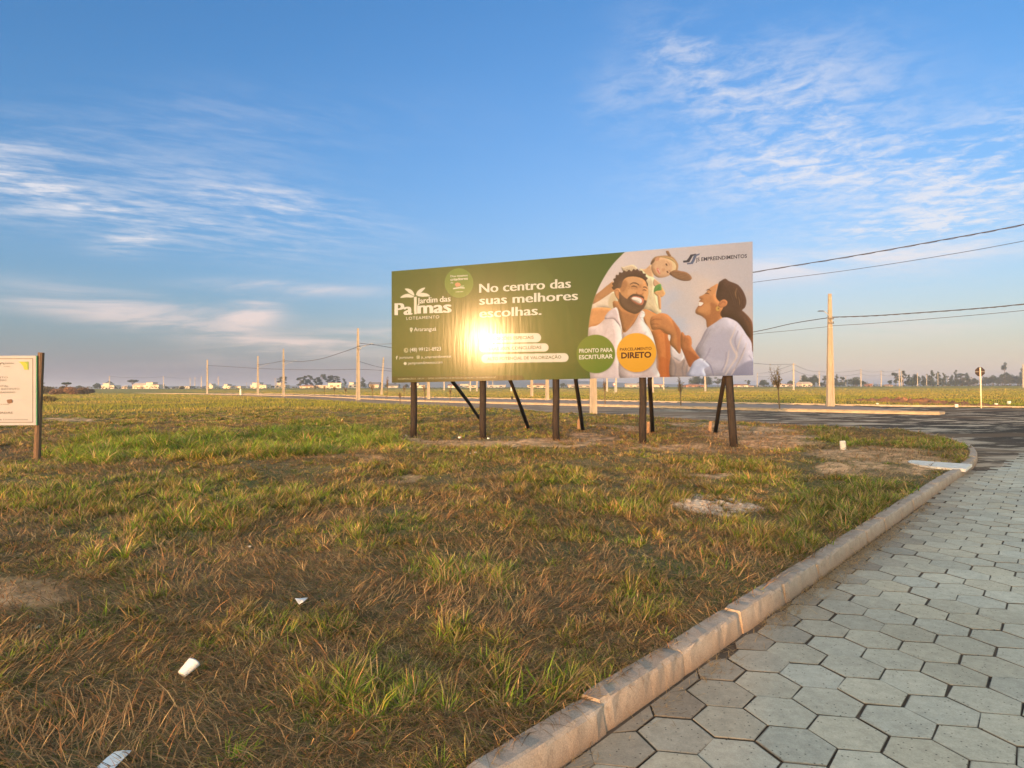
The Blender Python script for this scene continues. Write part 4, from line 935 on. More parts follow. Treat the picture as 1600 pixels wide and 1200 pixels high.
    c.poly(A0([(255, 930), (278, 928), (279, 951), (256, 953)]), CR, smooth=False); c.poly(A0([(259, 934), (274, 932), (275, 947), (260, 949)]), (104, 104, 40), smooth=False); c.disc(*A0([(267, 941)])[0], 1, 1, CR)
    return c
# ------------------------------------------------------------------ billboard
YL, YR = 19.05, 15.75
bl = PY(612.3, 598.2, YL); tl = PY(612, 424, YL); br = PY(1177, 586.3, YR); tr_ = PY(1173.5, 377.3, YR)
EU = Vector((br.x-bl.x, br.y-bl.y, 0)); BW = EU.length; EU.normalize(); EN = Vector((EU.y, -EU.x, 0))   # EN faces the camera
def onboard(px, py, off=0.0):
    d = ray(px, py); o = Vector((0, 0, CH)); t = (bl-o).dot(EN)/d.dot(EN); return o+d*t+EN*off
def board_uv(px, py):
    p = onboard(px, py)-bl; return p.dot(EU), p.z+bl.z
def bcorner(u, v):       # u, v in 0..1 over the sheet
    b = bl.lerp(br, u); t = tl.lerp(tr_, u); t = Vector((b.x, b.y, t.z)); return b.lerp(t, v)
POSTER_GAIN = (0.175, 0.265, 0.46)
def srgb2lin(a):
    a = np.clip(a/255.0, 0, 1); return np.where(a < 0.04045, a/12.92, ((a+0.055)/1.055)**2.4)
def poster_mat(name, attr=True, col=(1, 1, 1), rough=0.37, coat=0.095, coat_rough=0.135):
    m = bpy.data.materials.new(name); m.use_nodes = True; nt = m.node_tree; N = nt.nodes.new; L = nt.links.new
    b = nt.nodes['Principled BSDF']; b.inputs['Roughness'].default_value = rough; b.inputs['Specular IOR Level'].default_value = 0.035
    b.inputs['Coat Weight'].default_value = coat; b.inputs['Coat Roughness'].default_value = coat_rough; b.inputs['Coat IOR'].default_value = 1.45
    if attr:
        a = N('ShaderNodeAttribute'); a.attribute_name = 'Col'; L(a.outputs['Color'], b.inputs['Base Color'])
    else: b.inputs['Base Color'].default_value = tuple(col)+(1,)
    # shading normals leaned off the sheet to place the sun's glare; faint ripples
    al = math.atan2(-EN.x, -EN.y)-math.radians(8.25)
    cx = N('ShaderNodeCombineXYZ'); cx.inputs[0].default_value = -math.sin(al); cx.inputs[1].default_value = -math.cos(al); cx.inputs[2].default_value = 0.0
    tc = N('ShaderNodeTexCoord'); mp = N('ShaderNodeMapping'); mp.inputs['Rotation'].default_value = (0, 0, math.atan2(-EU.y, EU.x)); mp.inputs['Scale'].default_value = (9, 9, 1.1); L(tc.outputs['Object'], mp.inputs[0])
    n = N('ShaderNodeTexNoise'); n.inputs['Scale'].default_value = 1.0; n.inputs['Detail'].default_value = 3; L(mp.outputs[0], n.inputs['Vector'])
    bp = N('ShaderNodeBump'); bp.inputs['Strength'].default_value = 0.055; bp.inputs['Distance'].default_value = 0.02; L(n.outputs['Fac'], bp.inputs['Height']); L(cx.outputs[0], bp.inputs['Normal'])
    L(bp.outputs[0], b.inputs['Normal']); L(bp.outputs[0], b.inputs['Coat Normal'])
    return m
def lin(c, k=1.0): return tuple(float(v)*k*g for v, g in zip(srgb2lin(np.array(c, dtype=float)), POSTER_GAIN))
WOODD = mat('creosoted_wood', (0.009, 0.007, 0.006), 0.8, scale=6, col2=(0.026, 0.017, 0.013), bump=0.6, bscale=14, stretch=(6, 6, 0.6), spec=0.3)
STAKE = mat('pale_wood_stake', (0.19, 0.12, 0.075), 0.85, scale=8, col2=(0.26, 0.17, 0.11), bump=0.4, bscale=20, stretch=(5, 5, 1))
METAL = mat('sheet_metal_back', (0.22, 0.23, 0.23), 0.5, var=0.1, scale=4, metal=0.6, spec=0.5)
EDGE = mat('white_sheet_edge', (0.55, 0.53, 0.50), 0.6, var=0.1)
def split_words(co, words, s, fs):
    """word number of every vertex, from the widest gaps between the glyphs"""
    n = len(words)
    if n == 1: return np.zeros(len(co), dtype=int)
    iv = sorted((min(co[i][0] for i in f), max(co[i][0] for i in f)) for f in fs); gaps = []; e = iv[0][1]
    for a, b in iv:
        if a > e: gaps.append((a-e, (a+e)/2))
        e = max(e, b)
    cuts = sorted(c for g, c in sorted(gaps)[-(n-1):])
    return np.searchsorted(np.array(cuts), co[:, 0])
def build_billboard():
    root = empty('billboard', (bl+br)/2-Vector((0, 0, (bl.z+br.z)/2)))
    root.location.z = 0.1
    bpy.context.view_layer.update(); inv = root.matrix_world.inverted()
    def own(o):
        o.parent = root; o.matrix_parent_inverse = inv; return o
    tag(root, 'large green roadside billboard with a laughing family on dark round posts', 'billboard')
    # poster sheet
    cv = paint_poster()
    nu, nv = 1250, 400
    u = np.linspace(0, 1, nu); v = np.linspace(0, 1, nv); U, Vv = np.meshgrid(u, v)
    cs = [np.array(p) for p in (bcorner(0, 0), bcorner(1, 0), bcorner(1, 1), bcorner(0, 1))]
    P = (cs[0][None, None]*((1-U)*(1-Vv))[..., None]+cs[1]*(U*(1-Vv))[..., None]+cs[2]*(U*Vv)[..., None]+cs[3]*((1-U)*Vv)[..., None])
    px, py = proj(P[..., 0], P[..., 1], P[..., 2])
    sx = np.clip((px-cv.x0)*cv.S-.5, 0, cv.w-1.001); sy = np.clip((py-cv.y0)*cv.S-.5, 0, cv.h-1.001)
    ix, iy = sx.astype(int), sy.astype(int); fx, fy = (sx-ix)[..., None], (sy-iy)[..., None]
    a = cv.a; c = (a[iy, ix]*(1-fx)+a[iy, ix+1]*fx)*(1-fy)+(a[iy+1, ix]*(1-fx)+a[iy+1, ix+1]*fx)*fy
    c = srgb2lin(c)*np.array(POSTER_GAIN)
    P = P+np.array(EN)*0.003
    i = np.arange(nv-1)[:, None]*nu; j = np.arange(nu-1)[None]
    Q = np.stack([i+j, i+j+1, i+nu+j+1, i+nu+j], -1).reshape(-1, 4)
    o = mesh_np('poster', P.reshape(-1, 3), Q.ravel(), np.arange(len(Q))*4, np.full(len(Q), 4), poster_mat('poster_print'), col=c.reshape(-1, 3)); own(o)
    # carrier sheets behind
    b = MB()
    q = [bcorner(0, 0), bcorner(1, 0), bcorner(1, 1), bcorner(0, 1)]
    b.add([p for p in q]+[p-EN*0.035 for p in q], [(0, 1, 2, 3), (7, 6, 5, 4), (0, 4, 5, 1), (1, 5, 6, 2), (2, 6, 7, 3), (3, 7, 4, 0)])
    own(b.build('backing_panel', EDGE))
    for v in (0.06, 0.35, 0.65, 0.94):
        b = MB(); p0, p1 = bcorner(0.005, v)-EN*0.061, bcorner(0.995, v)-EN*0.061
        d = (p1-p0); rot = Matrix((d.normalized(), -EN, d.normalized().cross(-EN))).transposed()
        b.box((p0+p1)/2, (d.length, 0.05, 0.08), rot=rot); own(b.build('rail', METAL))
    # posts
    for (xb, yb, xt) in ((642, 689, 642), (751, 691.5, 751), (866.5, 698.5, 866), (1002.5, 698.5, 1003), (1147, 706, 1139.5)):
        p = onboard(xb, yb, -0.17); z0 = zg(p.x, p.y); u_ = (Vector((p.x, p.y, 0))-Vector((bl.x, bl.y, 0))).dot(EU)/BW
        ztop = bcorner(min(max(u_, 0), 1), 0.97).z; pt = onboard(xt, 595, -0.17)
        k = (ztop-z0)/(pt.z-z0); tx = p.x+(pt.x-p.x)*k; ty = p.y+(pt.y-p.y)*k
        b = MB(); pts = []; rr = []
        for s in np.linspace(0, 1, 9):
            pts.append((p.x+(tx-p.x)*s+rnd.gauss(0, .006), p.y+(ty-p.y)*s, z0-0.15+(ztop-z0+0.15)*s)); rr.append((0.098-0.012*s+rnd.gauss(0, 0.0015)))
        b.tube(pts, rr, 14); own(b.build('post', WOODD, smooth=True))
    # raking struts behind, each tied to a short stake
    for (xt, xb, yb, sx, sy) in ((699, 752, 656, None, None), (792, 827, 671, 822, 671), (896, 911, 671, 905, 671), (1013, 1020, 676, 1013, 677), (1131, 1117, 677, 1110, 676)):
        g = G(xb, yb, 0.1); g.z = zg(g.x, g.y)
        t0 = onboard(xt, 593, -0.30); top = g+(t0-g)*1.0
        d = (t0-g); k = (bcorner(.5, .72).z-g.z)/d.z
        e = onboard(xt, 593, -0.25)
        hi = Vector((e.x, e.y, 0))+Vector((0, 0, e.z)); 
        up = hi+ (hi-g)*0.18
        up = up-EN*max(0, 0.25-(-(up-bl).dot(EN)))
        b = MB(); b.tube([g-Vector((0, 0, .1)), g.lerp(hi, .5), hi, up], [0.062, 0.06, 0.056, 0.054], 12); own(b.build('brace', WOODD, smooth=True))
        if sx:
            s = G(sx, sy, 0.1); s.z = zg(s.x, s.y); b = MB(); b.tube([s-Vector((0, 0, .1)), s+Vector((rnd.gauss(0, .015), 0, .18)), s+Vector((rnd.gauss(0, .02), 0, 0.36))], [.06, .058, .055], 9); own(b.build('stake', STAKE, smooth=False))
    # lettering
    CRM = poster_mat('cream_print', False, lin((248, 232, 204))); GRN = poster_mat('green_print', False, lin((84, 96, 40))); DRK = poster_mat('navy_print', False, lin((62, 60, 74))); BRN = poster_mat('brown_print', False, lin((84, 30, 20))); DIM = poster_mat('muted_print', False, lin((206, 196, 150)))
    dg = bpy.context.evaluated_depsgraph_get()
    def text(name, s, x0, y0, x1, y1, caph, m, weight=0.0, serif=0.0, space=1.0, off=0.0062, lower=False):
        """baseline from photo pixel (x0, y0) to (x1, y1); caph in photo pixels; laid on the sheet"""
        cu = bpy.data.curves.new(name, 'FONT'); cu.body = s; cu.size = 1.0; cu.space_character = space; cu.offset = weight; cu.resolution_u = 3
        o = bpy.data.objects.new(name, cu); COL.objects.link(o); bpy.context.view_layer.update()
        me = bpy.data.meshes.new_from_object(o.evaluated_get(bpy.context.evaluated_depsgraph_get())); bpy.data.objects.remove(o)
        n = len(me.vertices); co = np.zeros(n*3); me.vertices.foreach_get('co', co); co = co.reshape(-1, 3)
        w0, w1 = co[:, 0].min(), co[:, 0].max(); H = 0.70
        a = onboard(x0, y0, off); b_ = onboard(x1, y1, off); hpx = onboard((x0+x1)/2, (y0+y1)/2-caph); hm = hpx.z-onboard((x0+x1)/2, (y0+y1)/2).z
        ex = (b_-a)/(w1-w0); ez = Vector((0, 0, hm/H))
        fs = [tuple(p.vertices) for p in me.polygons]; bpy.data.meshes.remove(me)
        sh = [0.0] if serif == 0 else list(np.linspace(-serif, serif, 5))
        # one mesh for each word
        wid = split_words(co, s.split(), s, fs)
        fw = [wid[f[0]] for f in fs]; oo = None
        for wd in sorted(set(fw)):
            V = []; Fs = []; use = [f for f, k in zip(fs, fw) if k == wd]; ids = sorted({i for f in use for i in f}); mp = {v: i for i, v in enumerate(ids)}
            for k, d in enumerate(sh):
                b0 = len(V)
                for i in ids:
                    c = co[i]; p = a+ex*(c[0]-w0+d)+ez*c[1]+EN*(k*0.0002); V.append(tuple(p))
                Fs += [tuple(mp[i]+b0 for i in f) for f in use]
            mm = bpy.data.meshes.new(name); mm.from_pydata(V, [], Fs); mm.update(); mm.materials.append(m)
            oo = bpy.data.objects.new(name, mm); COL.objects.link(oo); own(oo)
        return oo
    H1 = dict(weight=-0.004, serif=0.030)
    text('headline_lettering', 'No centro das', 749.5, 457.5, 891.5, 449.5, 14.5, CRM, **H1)
    text('headline_lettering', 'suas melhores', 749.8, 476.2, 902.5, 468.6, 14.5, CRM, **H1)
    text('headline_lettering', 'escolhas.', 749.8, 496.5, 845.5, 491.8, 14.5, CRM, **H1)
    text('logo_lettering', 'Pa', 617.8, 492.5, 643.5, 491.5, 19.0, CRM, weight=0.0, serif=0.042)
    text('logo_lettering', 'mas', 653.5, 490.0, 704.5, 488.2, 19.0, CRM, weight=0.0, serif=0.042)
    text('logo_lettering', 'Jardim', 652.5, 474.5, 683.5, 472.3, 9.2, CRM, weight=0.0, serif=0.025)
    text('logo_lettering', 'das', 687.5, 472.0, 704, 470.8, 9.2, CRM, weight=0.0, serif=0.025)
    text('logo_lettering', 'LOTEAMENTO', 635, 499.8, 686.5, 497.3, 4.6, CRM, space=1.12)
    text('place_lettering', 'Ararangu\u00e1', 646.8, 517.7, 681.8, 516.6, 6.0, CRM, weight=0.006)
    text('contact_lettering', '(48) 99121-8923', 640.6, 549.2, 689.2, 547.6, 5.6, CRM, weight=0.008)
    text('contact_lettering', 'f', 618.8, 561.4, 621.6, 561.2, 5.0, CRM, weight=0.03)
    text('contact_lettering', 'jscriciuma', 624.0, 560.6, 646.0, 559.9, 3.9, CRM)
    text('contact_lettering', 'js_empreendimentos', 658.0, 560.0, 705.0, 558.4, 3.9, CRM)
    text('contact_lettering', 'jsempreendimentos.com', 637.4, 569.5, 691.4, 567.8, 4.3, CRM)
    text('registration_line', 'INCORPORA\u00c7\u00c3O R . 5/87.591  |  OF\u00cdCIO DE REGISTRO DE IM\u00d3VEIS DA COMARCA DE ARARANGU\u00c1-SC', 621.8, 593.3, 775, 590.8, 2.5, DIM, weight=0.004)
    text('benefit_lettering', 'CONDI\u00c7\u00d5ES ESPECIAIS', 757.5, 532.0, 834, 529.2, 4.6, GRN, weight=0.012)
    text('benefit_lettering', 'OBRAS 100% CONCLU\u00cdDAS', 757.5, 547.6, 846, 544.8, 4.6, GRN, weight=0.012)
    text('benefit_lettering', 'ALTO POTENCIAL DE VALORIZA\u00c7\u00c3O', 761.5, 563.0, 877, 560.0, 4.6, GRN, weight=0.012)
    text('badge_lettering', 'PRONTO PARA', 905, 551.3, 957.2, 549.7, 6.2, CRM, weight=0.02)
    text('badge_lettering', 'ESCRITURAR', 904.8, 561.4, 957.6, 559.8, 6.4, CRM, weight=0.02)
    text('badge_lettering', 'PARCELAMENTO', 968.6, 548.2, 1018.2, 546.4, 4.4, BRN, weight=0.016)
    text('badge_lettering', 'DIRETO', 970.6, 559.8, 1017.8, 558.4, 8.8, BRN, weight=0.04)
    text('seal_lettering', 'Dos mesmos', 704.2, 433.2, 731, 431.6, 3.2, CRM, serif=0.02)
    text('seal_lettering', 'criadores', 704.2, 438.8, 731, 436.9, 4.2, CRM, serif=0.03)
    text('seal_lettering', 'do', 704.2, 443, 708.3, 442.8, 2.6, CRM)
    text('company_lettering', 'JS EMPREENDIMENTOS', 1087.2, 408.6, 1167, 402.8, 5.8, DRK, weight=0.018)
    return root
build_billboard()

# ------------------------------------------------------------------ licence sign at the left
def build_notice():
    Y = 13.25
    q = G(50, 722, 0.1); Y = q.y
    x1 = PY(57, 600, Y).x; x0 = x1-2.05
    zt = PY(57, 555.5, Y).z; zb = PY(57, 664.5, Y).z
    root = empty('notice_board', ((x0+x1)/2, Y, 0.1)); bpy.context.view_layer.update(); inv = root.matrix_world.inverted()
    def own(o): o.parent = root; o.matrix_parent_inverse = inv; return o
    tag(root, 'white licence notice board with a thin dark border on weathered posts', 'notice board')
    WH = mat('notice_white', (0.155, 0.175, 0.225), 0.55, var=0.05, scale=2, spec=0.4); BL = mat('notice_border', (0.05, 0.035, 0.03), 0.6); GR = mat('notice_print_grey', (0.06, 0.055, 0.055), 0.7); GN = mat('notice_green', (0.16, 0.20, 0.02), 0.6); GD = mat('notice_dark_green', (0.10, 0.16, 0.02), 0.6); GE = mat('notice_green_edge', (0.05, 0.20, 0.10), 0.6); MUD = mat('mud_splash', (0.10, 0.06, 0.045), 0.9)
    WP = mat('weathered_post', (0.07, 0.045, 0.032), 0.9, scale=7, col2=(0.13, 0.085, 0.055), bump=0.5, bscale=18, stretch=(5, 5, .7))
    b = MB(); b.box(((x0+x1)/2, Y, (zt+zb)/2), (x1-x0, 0.03, zt-zb), bev=0.004); own(b.build('panel', WH))
    b = MB(); b.box((x1+0.006, Y+0.004, (zt+zb)/2), (0.011, 0.026, zt-zb-0.004)); own(b.build('edge_strip', GE))
    f = Y-0.0165
    b = MB(); m_ = 0.062; t = 0.011
    for (cx, cz, sx, sz) in (((x0+x1)/2, zt-m_, x1-x0-2*m_+t, t), ((x0+x1)/2, zb+m_, x1-x0-2*m_+t, t), (x1-m_, (zt+zb)/2, t, zt-zb-2*m_-t), (x0+m_, (zt+zb)/2, t, zt-zb-2*m_-t)): b.box((cx, f, cz), (sx, 0.003, sz))
    own(b.build('border', BL))
    def P2(px, py): p = PY(px, py, f); return p
    b = MB(); pts = [P2(*p) for p in ((29, 565), (44.8, 565), (44.8, 577.8), (38, 577.8), (36, 572), (32, 567.5))]; b.add([p-Vector((0, .002, 0)) for p in pts], [tuple(reversed(range(6)))]); own(b.build('corner_flash', GN))
    b = MB(); pts = [P2(*p) for p in ((38, 565), (44.8, 565), (44.8, 577.8), (43, 574), (42.2, 569))]; b.add([p-Vector((0, .003, 0)) for p in pts], [tuple(reversed(range(5)))]); own(b.build('corner_flash', GD))
    def text(s, xa, xb, yb, cap, m=GR, wt=0.0):
        cu = bpy.data.curves.new('t', 'FONT'); cu.body = s; cu.size = 1; cu.offset = wt; cu.resolution_u = 2; o = bpy.data.objects.new('t', cu); COL.objects.link(o); bpy.context.view_layer.update()
        me = bpy.data.meshes.new_from_object(o.evaluated_get(bpy.context.evaluated_depsgraph_get())); bpy.data.objects.remove(o)
        a, e = P2(xa, yb), P2(xb, yb); n = len(me.vertices); co = np.zeros(n*3); me.vertices.foreach_get('co', co); co = co.reshape(-1, 3); w0, w1 = co[:, 0].min(), co[:, 0].max(); h = (cap*Y/F)/0.7; f = Y-0.0165
        fs = [tuple(p.vertices) for p in me.polygons]; wid = split_words(co, s.split(), s, fs)
        for wd in sorted(set(wid[f[0]] for f in fs)):
            use = [f for f in fs if wid[f[0]] == wd]; ids = sorted({i for f in use for i in f}); mp = {v: i for i, v in enumerate(ids)}
            me2 = bpy.data.meshes.new('notice_lettering'); me2.from_pydata([(a.x+(co[i][0]-w0)/(w1-w0)*(e.x-a.x), Y-0.0195, a.z+co[i][1]*h) for i in ids], [], [tuple(mp[i] for i in q) for q in use]); me2.materials.append(m)
            o = bpy.data.objects.new('notice_lettering', me2); COL.objects.link(o); own(o)
    text('LOTEAMENTO', -38, 12.5, 591, 2.6); text('JARDIM PALMAS', -30, 10.5, 595.5, 2.6); text('LICEN\u00c7A AMBIENTAL', -46, 13.5, 604.7, 2.8); text('PREFEITURA MUN. DE ARARANGU\u00c1 INSTITUTO', -90, 30.5, 609.5, 2.8); text('DE MEIO AMBIENTE E URBANISMO', -60, 24, 614.5, 2.6); text('\u00c1rea total do terreno', -44, 14, 632.5, 1.8); text('ATIVIDADES LICENCIADAS', -70, 20, 646.6, 3.0, wt=.015)
    text('Contato com a secretaria, Processo e Licenciamento', -100, 44, 656.8, 2.2)
    text('Instituto', 8, 21.5, 568.6, 2.4); text('MEIO AMBIENTE', 6, 16, 573, 1.2)
    b = MB(); c = P2(3.2, 569)
    pts = [Vector((c.x+math.cos(a)*0.040, f-0.004, c.z+math.sin(a)*0.026)) for a in np.linspace(-.4, math.pi+.4, 14)]; b.tube(pts, 0.006, 6); own(b.build('emblem', GR))
    b = MB(); c = P2(15.5, 627.0); pts = []
    for k in range(11): a = k/11*6.283; r = (0.062 if k % 3 else 0.05); pts.append(Vector((c.x+math.cos(a)*r, f-0.004-0.006, c.z+math.sin(a)*r*0.75)))
    n = len(pts); b.add(pts+[p+Vector((0, .008, 0)) for p in pts], [tuple(reversed(range(n)))]+[(i, (i+1) % n, n+(i+1) % n, n+i) for i in range(n)]); own(b.build('mud_splash', MUD))
    for px_, nm in ((52.0, 1), (None, 0)):
        if px_: p0 = G(px_, 722, 0.1); x = p0.x; dx = 0.10
        else: x = x0+0.12; dx = 0.0
        z0 = zg(x, Y+0.08); b = MB(); top = PY(57, 550.5, Y).z
        b.tube([(x, Y+0.09, z0-.15), (x+dx*.5, Y+0.085, (z0+top)/2), (x+dx, Y+0.08, top)], [.062, .058, .056], 10); own(b.build('post', WP, smooth=False))
    b = MB(); 
    return root
build_notice()
# ------------------------------------------------------------------ poles and wires
CONC = mat('pole_concrete', (0.20, 0.175, 0.14), 0.85, scale=3, col2=(0.29, 0.255, 0.21), bump=0.3, bscale=30, stretch=(3, 3, .5))
DARKM = mat('dark_metal', (0.06, 0.06, 0.06), 0.6, spec=0.4); GALV = mat('galvanised', (0.30, 0.30, 0.29), 0.5, metal=0.4); CABLE = mat('cable', (0.035, 0.03, 0.03), 0.7)
H_P = 9.35
def pole_xy(px, ytop, H=H_P, ybase=None):
    """solve the depth from the height of its top above the eye line"""
    if ybase is None:
        Y = (H-CH)*F/(horizon(px)-ytop)
        for _ in range(4):
            p = PY(px, 600, Y); Y = (H+zg(p.x, Y)-0.1-CH)*F/(horizon(px)-ytop)
    else:
        Y = (CH-0.1)*F/(ybase-horizon(px))
    p = PY(px, 600, Y); return p.x, Y
def d_at(z, Ht, wb, wt): return (wb+(wt-wb)*z/Ht)*.31
def near_pole(px, ytop, ybase, rz, label, lamp=None, H=None, wbot=0.46, wtop=0.20, lean=0.0):
    g = G(px, ybase, 0.1); x, y = g.x, g.y; z0 = zg(x, y)
    Ht = H or (PY(px, ytop, y).z-z0)
    root = empty('concrete_pole', (x, y, z0), rz); tag(root, label, 'utility pole', 'large concrete poles along the avenue')
    # double T shaft: two flanges and a recessed web with solid joints
    b = MB(); K = 12
    def sect(s):
        w = wbot+(wtop-wbot)*s; d = w*0.62; return w, d
    for side in (-1, 1):
        V = []; Fc = []
        for k in range(K+1):
            s = k/K; w_, d = sect(s); fw = w_*0.24; xo = side*(w_/2-fw/2)+lean*s; z = Ht*s-(0.3 if k == 0 else 0)
            for (a, c) in ((-fw/2, -d/2), (fw/2, -d/2), (fw/2, d/2), (-fw/2, d/2)): V.append((xo+a, c, z))
        for k in range(K):
            for j in range(4): Fc.append((k*4+j, k*4+(j+1) % 4, k*4+4+(j+1) % 4, k*4+4+j))
        Fc.append((K*4, K*4+1, K*4+2, K*4+3)); b.add(V, Fc)
    V = []; Fc = []
    for k in range(K+1):
        s = k/K; w_, d = sect(s); fw = w_*0.26; xo = lean*s; z = Ht*s-(0.3 if k == 0 else 0)-0.003
        for (a, c) in ((-fw, -d*.32), (fw, -d*.32), (fw, d*.32), (-fw, d*.32)): V.append((xo+a, c, z))
    for k in range(K):
        for j in range(4): Fc.append((k*4+j, k*4+(j+1) % 4, k*4+4+(j+1) % 4, k*4+4+j))
    Fc.append((K*4, K*4+1, K*4+2, K*4+3)); b.add(V, Fc)
    o = b.build('shaft', CONC, root)
    for s in (0.27, 0.435, 0.60):
        w_, d = sect(s); bb = MB(); bb.box((lean*s, 0, Ht*s), (w_*0.52, d*0.97, 0.10)); bb.build('cross_web', CONC, root)
    if lamp:
        lx, lz, lh = lamp; bb = MB()
        bb.tube([(lean*.8, -.12, lz-0.55), (lx*.35, -.14, lz-0.05), (lx*.7, -.15, lz+0.12), (lx, -.15, lz+lh)], [.035, .032, .03, .028], 8); arm = bb.build('lamp_arm', GALV, root, smooth=True)
        bb = MB(); sg = 1 if lx > 0 else -1
        bb.box((lx+sg*0.22, -.15, lz+lh+0.015), (0.50, 0.20, 0.07), top=0.7, bev=0.02); bb.build('lamp_head', DARKM if sg < 0 else GALV, root)
    for z in (6.9, 6.55):
        bb = MB(); bb.box((lean*.75+wtop*.2, -d_at(z, Ht, wbot, wtop)-.02, z), (wtop*1.9, 0.04, 0.06)); bb.tube([(lean*.75+wtop*.95, -d_at(z, Ht, wbot, wtop)-.03, z-.06), (lean*.75+wtop*.95, -d_at(z, Ht, wbot, wtop)-.03, z+.12)], .035, 8); bb.build('cable_bracket', DARKM, root)
    for z in (Ht-.35, 6.2):
        bb = MB(); d__ = d_at(z, Ht, wbot, wtop); w__ = wbot+(wtop-wbot)*z/Ht; bb.box((lean*z/Ht, 0, z), (w__+.03, d__*2+.03, .035)); bb.build('steel_band', GALV, root)
    return root, x, y, z0, Ht
P1 = near_pole(1297.5, 459, 633, 0.0, 'tall pale concrete pole with a short lamp arm behind the median, right of the billboard', lamp=(-0.55, 7.25, 0.22), wbot=0.56, wtop=0.22)
P2 = near_pole(559.5, 513, 624, 0.3, 'tall concrete pole with a curved lamp arm just left of the billboard', lamp=(1.5, 6.9, 0.35), wbot=0.55, wtop=0.24)
P3 = near_pole(443, 545, 618.6, 0.3, 'concrete pole with a thin lamp arm, second tallest left of the billboard', lamp=(2.0, 6.3, 0.5), wbot=0.5, wtop=0.22)
P4 = near_pole(403, 556, 616.6, 0.2, 'concrete pole with a faint lamp arm between two others left of the billboard', lamp=(1.9, 6.6, 0.5), wbot=0.5, wtop=0.22)
P5 = near_pole(324, 562, 615.5, 0.1, 'bare concrete pole standing alone furthest left along the avenue', wbot=0.5, wtop=0.26)
P6 = near_pole(596, 558, 617.5, 0.1, 'slightly leaning bare concrete pole right beside the left edge of the billboard', wbot=0.42, wtop=0.2, lean=-0.0)
P6[0].rotation_euler[1] = math.radians(3.2)
P7 = near_pole(927, 405, 643.5, 0.0, 'thick concrete pole on the verge behind the centre of the billboard', H=9.35, wbot=0.44, wtop=0.2)
P8 = near_pole(855, 500, 624, 0.1, 'paired concrete pole showing below the billboard, right of its middle post', H=9.35, wbot=0.44, wtop=0.2)
P9 = near_pole(831, 500, 620, 0.1, 'concrete pole showing below the billboard, left of its middle post', H=9.35, wbot=0.44, wtop=0.2)
P10 = near_pole(669.5, 500, 622.5, 0.1, 'concrete pole showing below the billboard between its first two posts', H=9.35, wbot=0.44, wtop=0.2)

def wire(name, pts, rad, label, cat='cable', group='overhead wires', twist=False):
    """pts: world points; sagging curve through the given control points"""
    P = catmull([tuple(p) for p in pts], sub=14)
    b = MB(); b.tube(P, rad, 5, cap=False)
    if twist:
        Q = [(p[0]+0.02*math.cos(i*1.9), p[1], p[2]-0.02+0.015*math.sin(i*1.9)) for i, p in enumerate(P)]; b.tube(Q, rad*.8, 5, cap=False)
    o = b.build(name, CABLE, smooth=True); tag(o, label, cat, group); return o
def span(a, b, sag, n=7):
    a, b = Vector(a), Vector(b); return [a.lerp(b, t)-Vector((0, 0, 4*sag*t*(1-t))) for t in np.linspace(0, 1, n)]
# near lines: pass from the pole behind the board to one outside the frame on the right
def thru(pxy, Ys): return [PY(px, py, Y) for (px, py), Y in zip(pxy, Ys)]
ax, ay = P7[1], P7[2]
def lineY(px, A, B):
    """depth on the plan line A-B at photo column px"""
    t = (px-800)/F; dx, dy = B[0]-A[0], B[1]-A[1]; s = (A[0]-t*A[1])/(t*dy-dx); return A[1]+s*dy
A0_, B0_ = (ax, ay), (18.2, 21.7)
cols = [(935, 468), (1050, 448), (1175, 425.5), (1320, 402), (1460, 377), (1600, 350.5), (1900, 285)]
wire('power_cable', thru(cols, [lineY(c[0], A0_, B0_) for c in cols]), 0.014, 'twisted dark overhead cable, topmost right of the billboard', twist=True)
cols = [(935, 478), (1050, 460), (1175, 441.5), (1320, 423), (1460, 401.5), (1600, 376.5), (1900, 316)]
wire('power_cable', thru(cols, [lineY(c[0], A0_, B0_) for c in cols]), 0.010, 'thin overhead wire just under the topmost cable right of the billboard')
A1_, B1_ = (P1[1], P1[2]), (P1[1]+24, P1[2]-20)
cols = [(1299, 495.5), (1360, 493.5), (1430, 489), (1520, 482.5), (1600, 475), (1800, 452)]
wire('power_cable', thru(cols, [lineY(c[0], A1_, B1_) for c in cols]), 0.030, 'dark cable running right from the lamp pole to the photo edge', twist=True)
cols = [(1300, 509), (1360, 505.5), (1430, 500), (1520, 492.5), (1600, 485), (1800, 463)]
wire('power_cable', thru(cols, [lineY(c[0], A1_, B1_) for c in cols]), 0.018, 'thin wire under the cable running right from the lamp pole')
A2_, B2_ = (P1[1], P1[2]), (P7[1]-8, P7[2]+48)
cols = [(1297, 496), (1240, 505), (1175, 519), (1080, 533), (960, 545), (855, 548)]
wire('power_cable', thru(cols, [lineY(c[0], A2_, (P8[1], P8[2])) for c in cols]), 0.030, 'dark cable running left from the lamp pole behind the billboard')
cols = [(1297, 510), (1240, 516), (1175, 522.5), (1080, 536), (960, 550), (855, 553)]
wire('power_cable', thru(cols, [lineY(c[0], A2_, (P8[1], P8[2])) for c in cols]), 0.016, 'thin wire running left from the lamp pole behind the billboard')
wire('power_cable', thru([(443, 563.5), (470, 564.8), (500, 561), (530, 552), (559, 542)], [P3[2], P3[2]*.94, P3[2]*.87, P3[2]*.8, P2[2]]), 0.035, 'sagging cable strung between the two poles with lamp arms left of the billboard')
wire('power_cable', thru([(559, 536), (585, 539), (612, 543.5), (669, 556)], [P2[2], P2[2]+2, P2[2]+5, P10[2]]), 0.030, 'dark cable dropping from the pole beside the billboard towards its left edge')
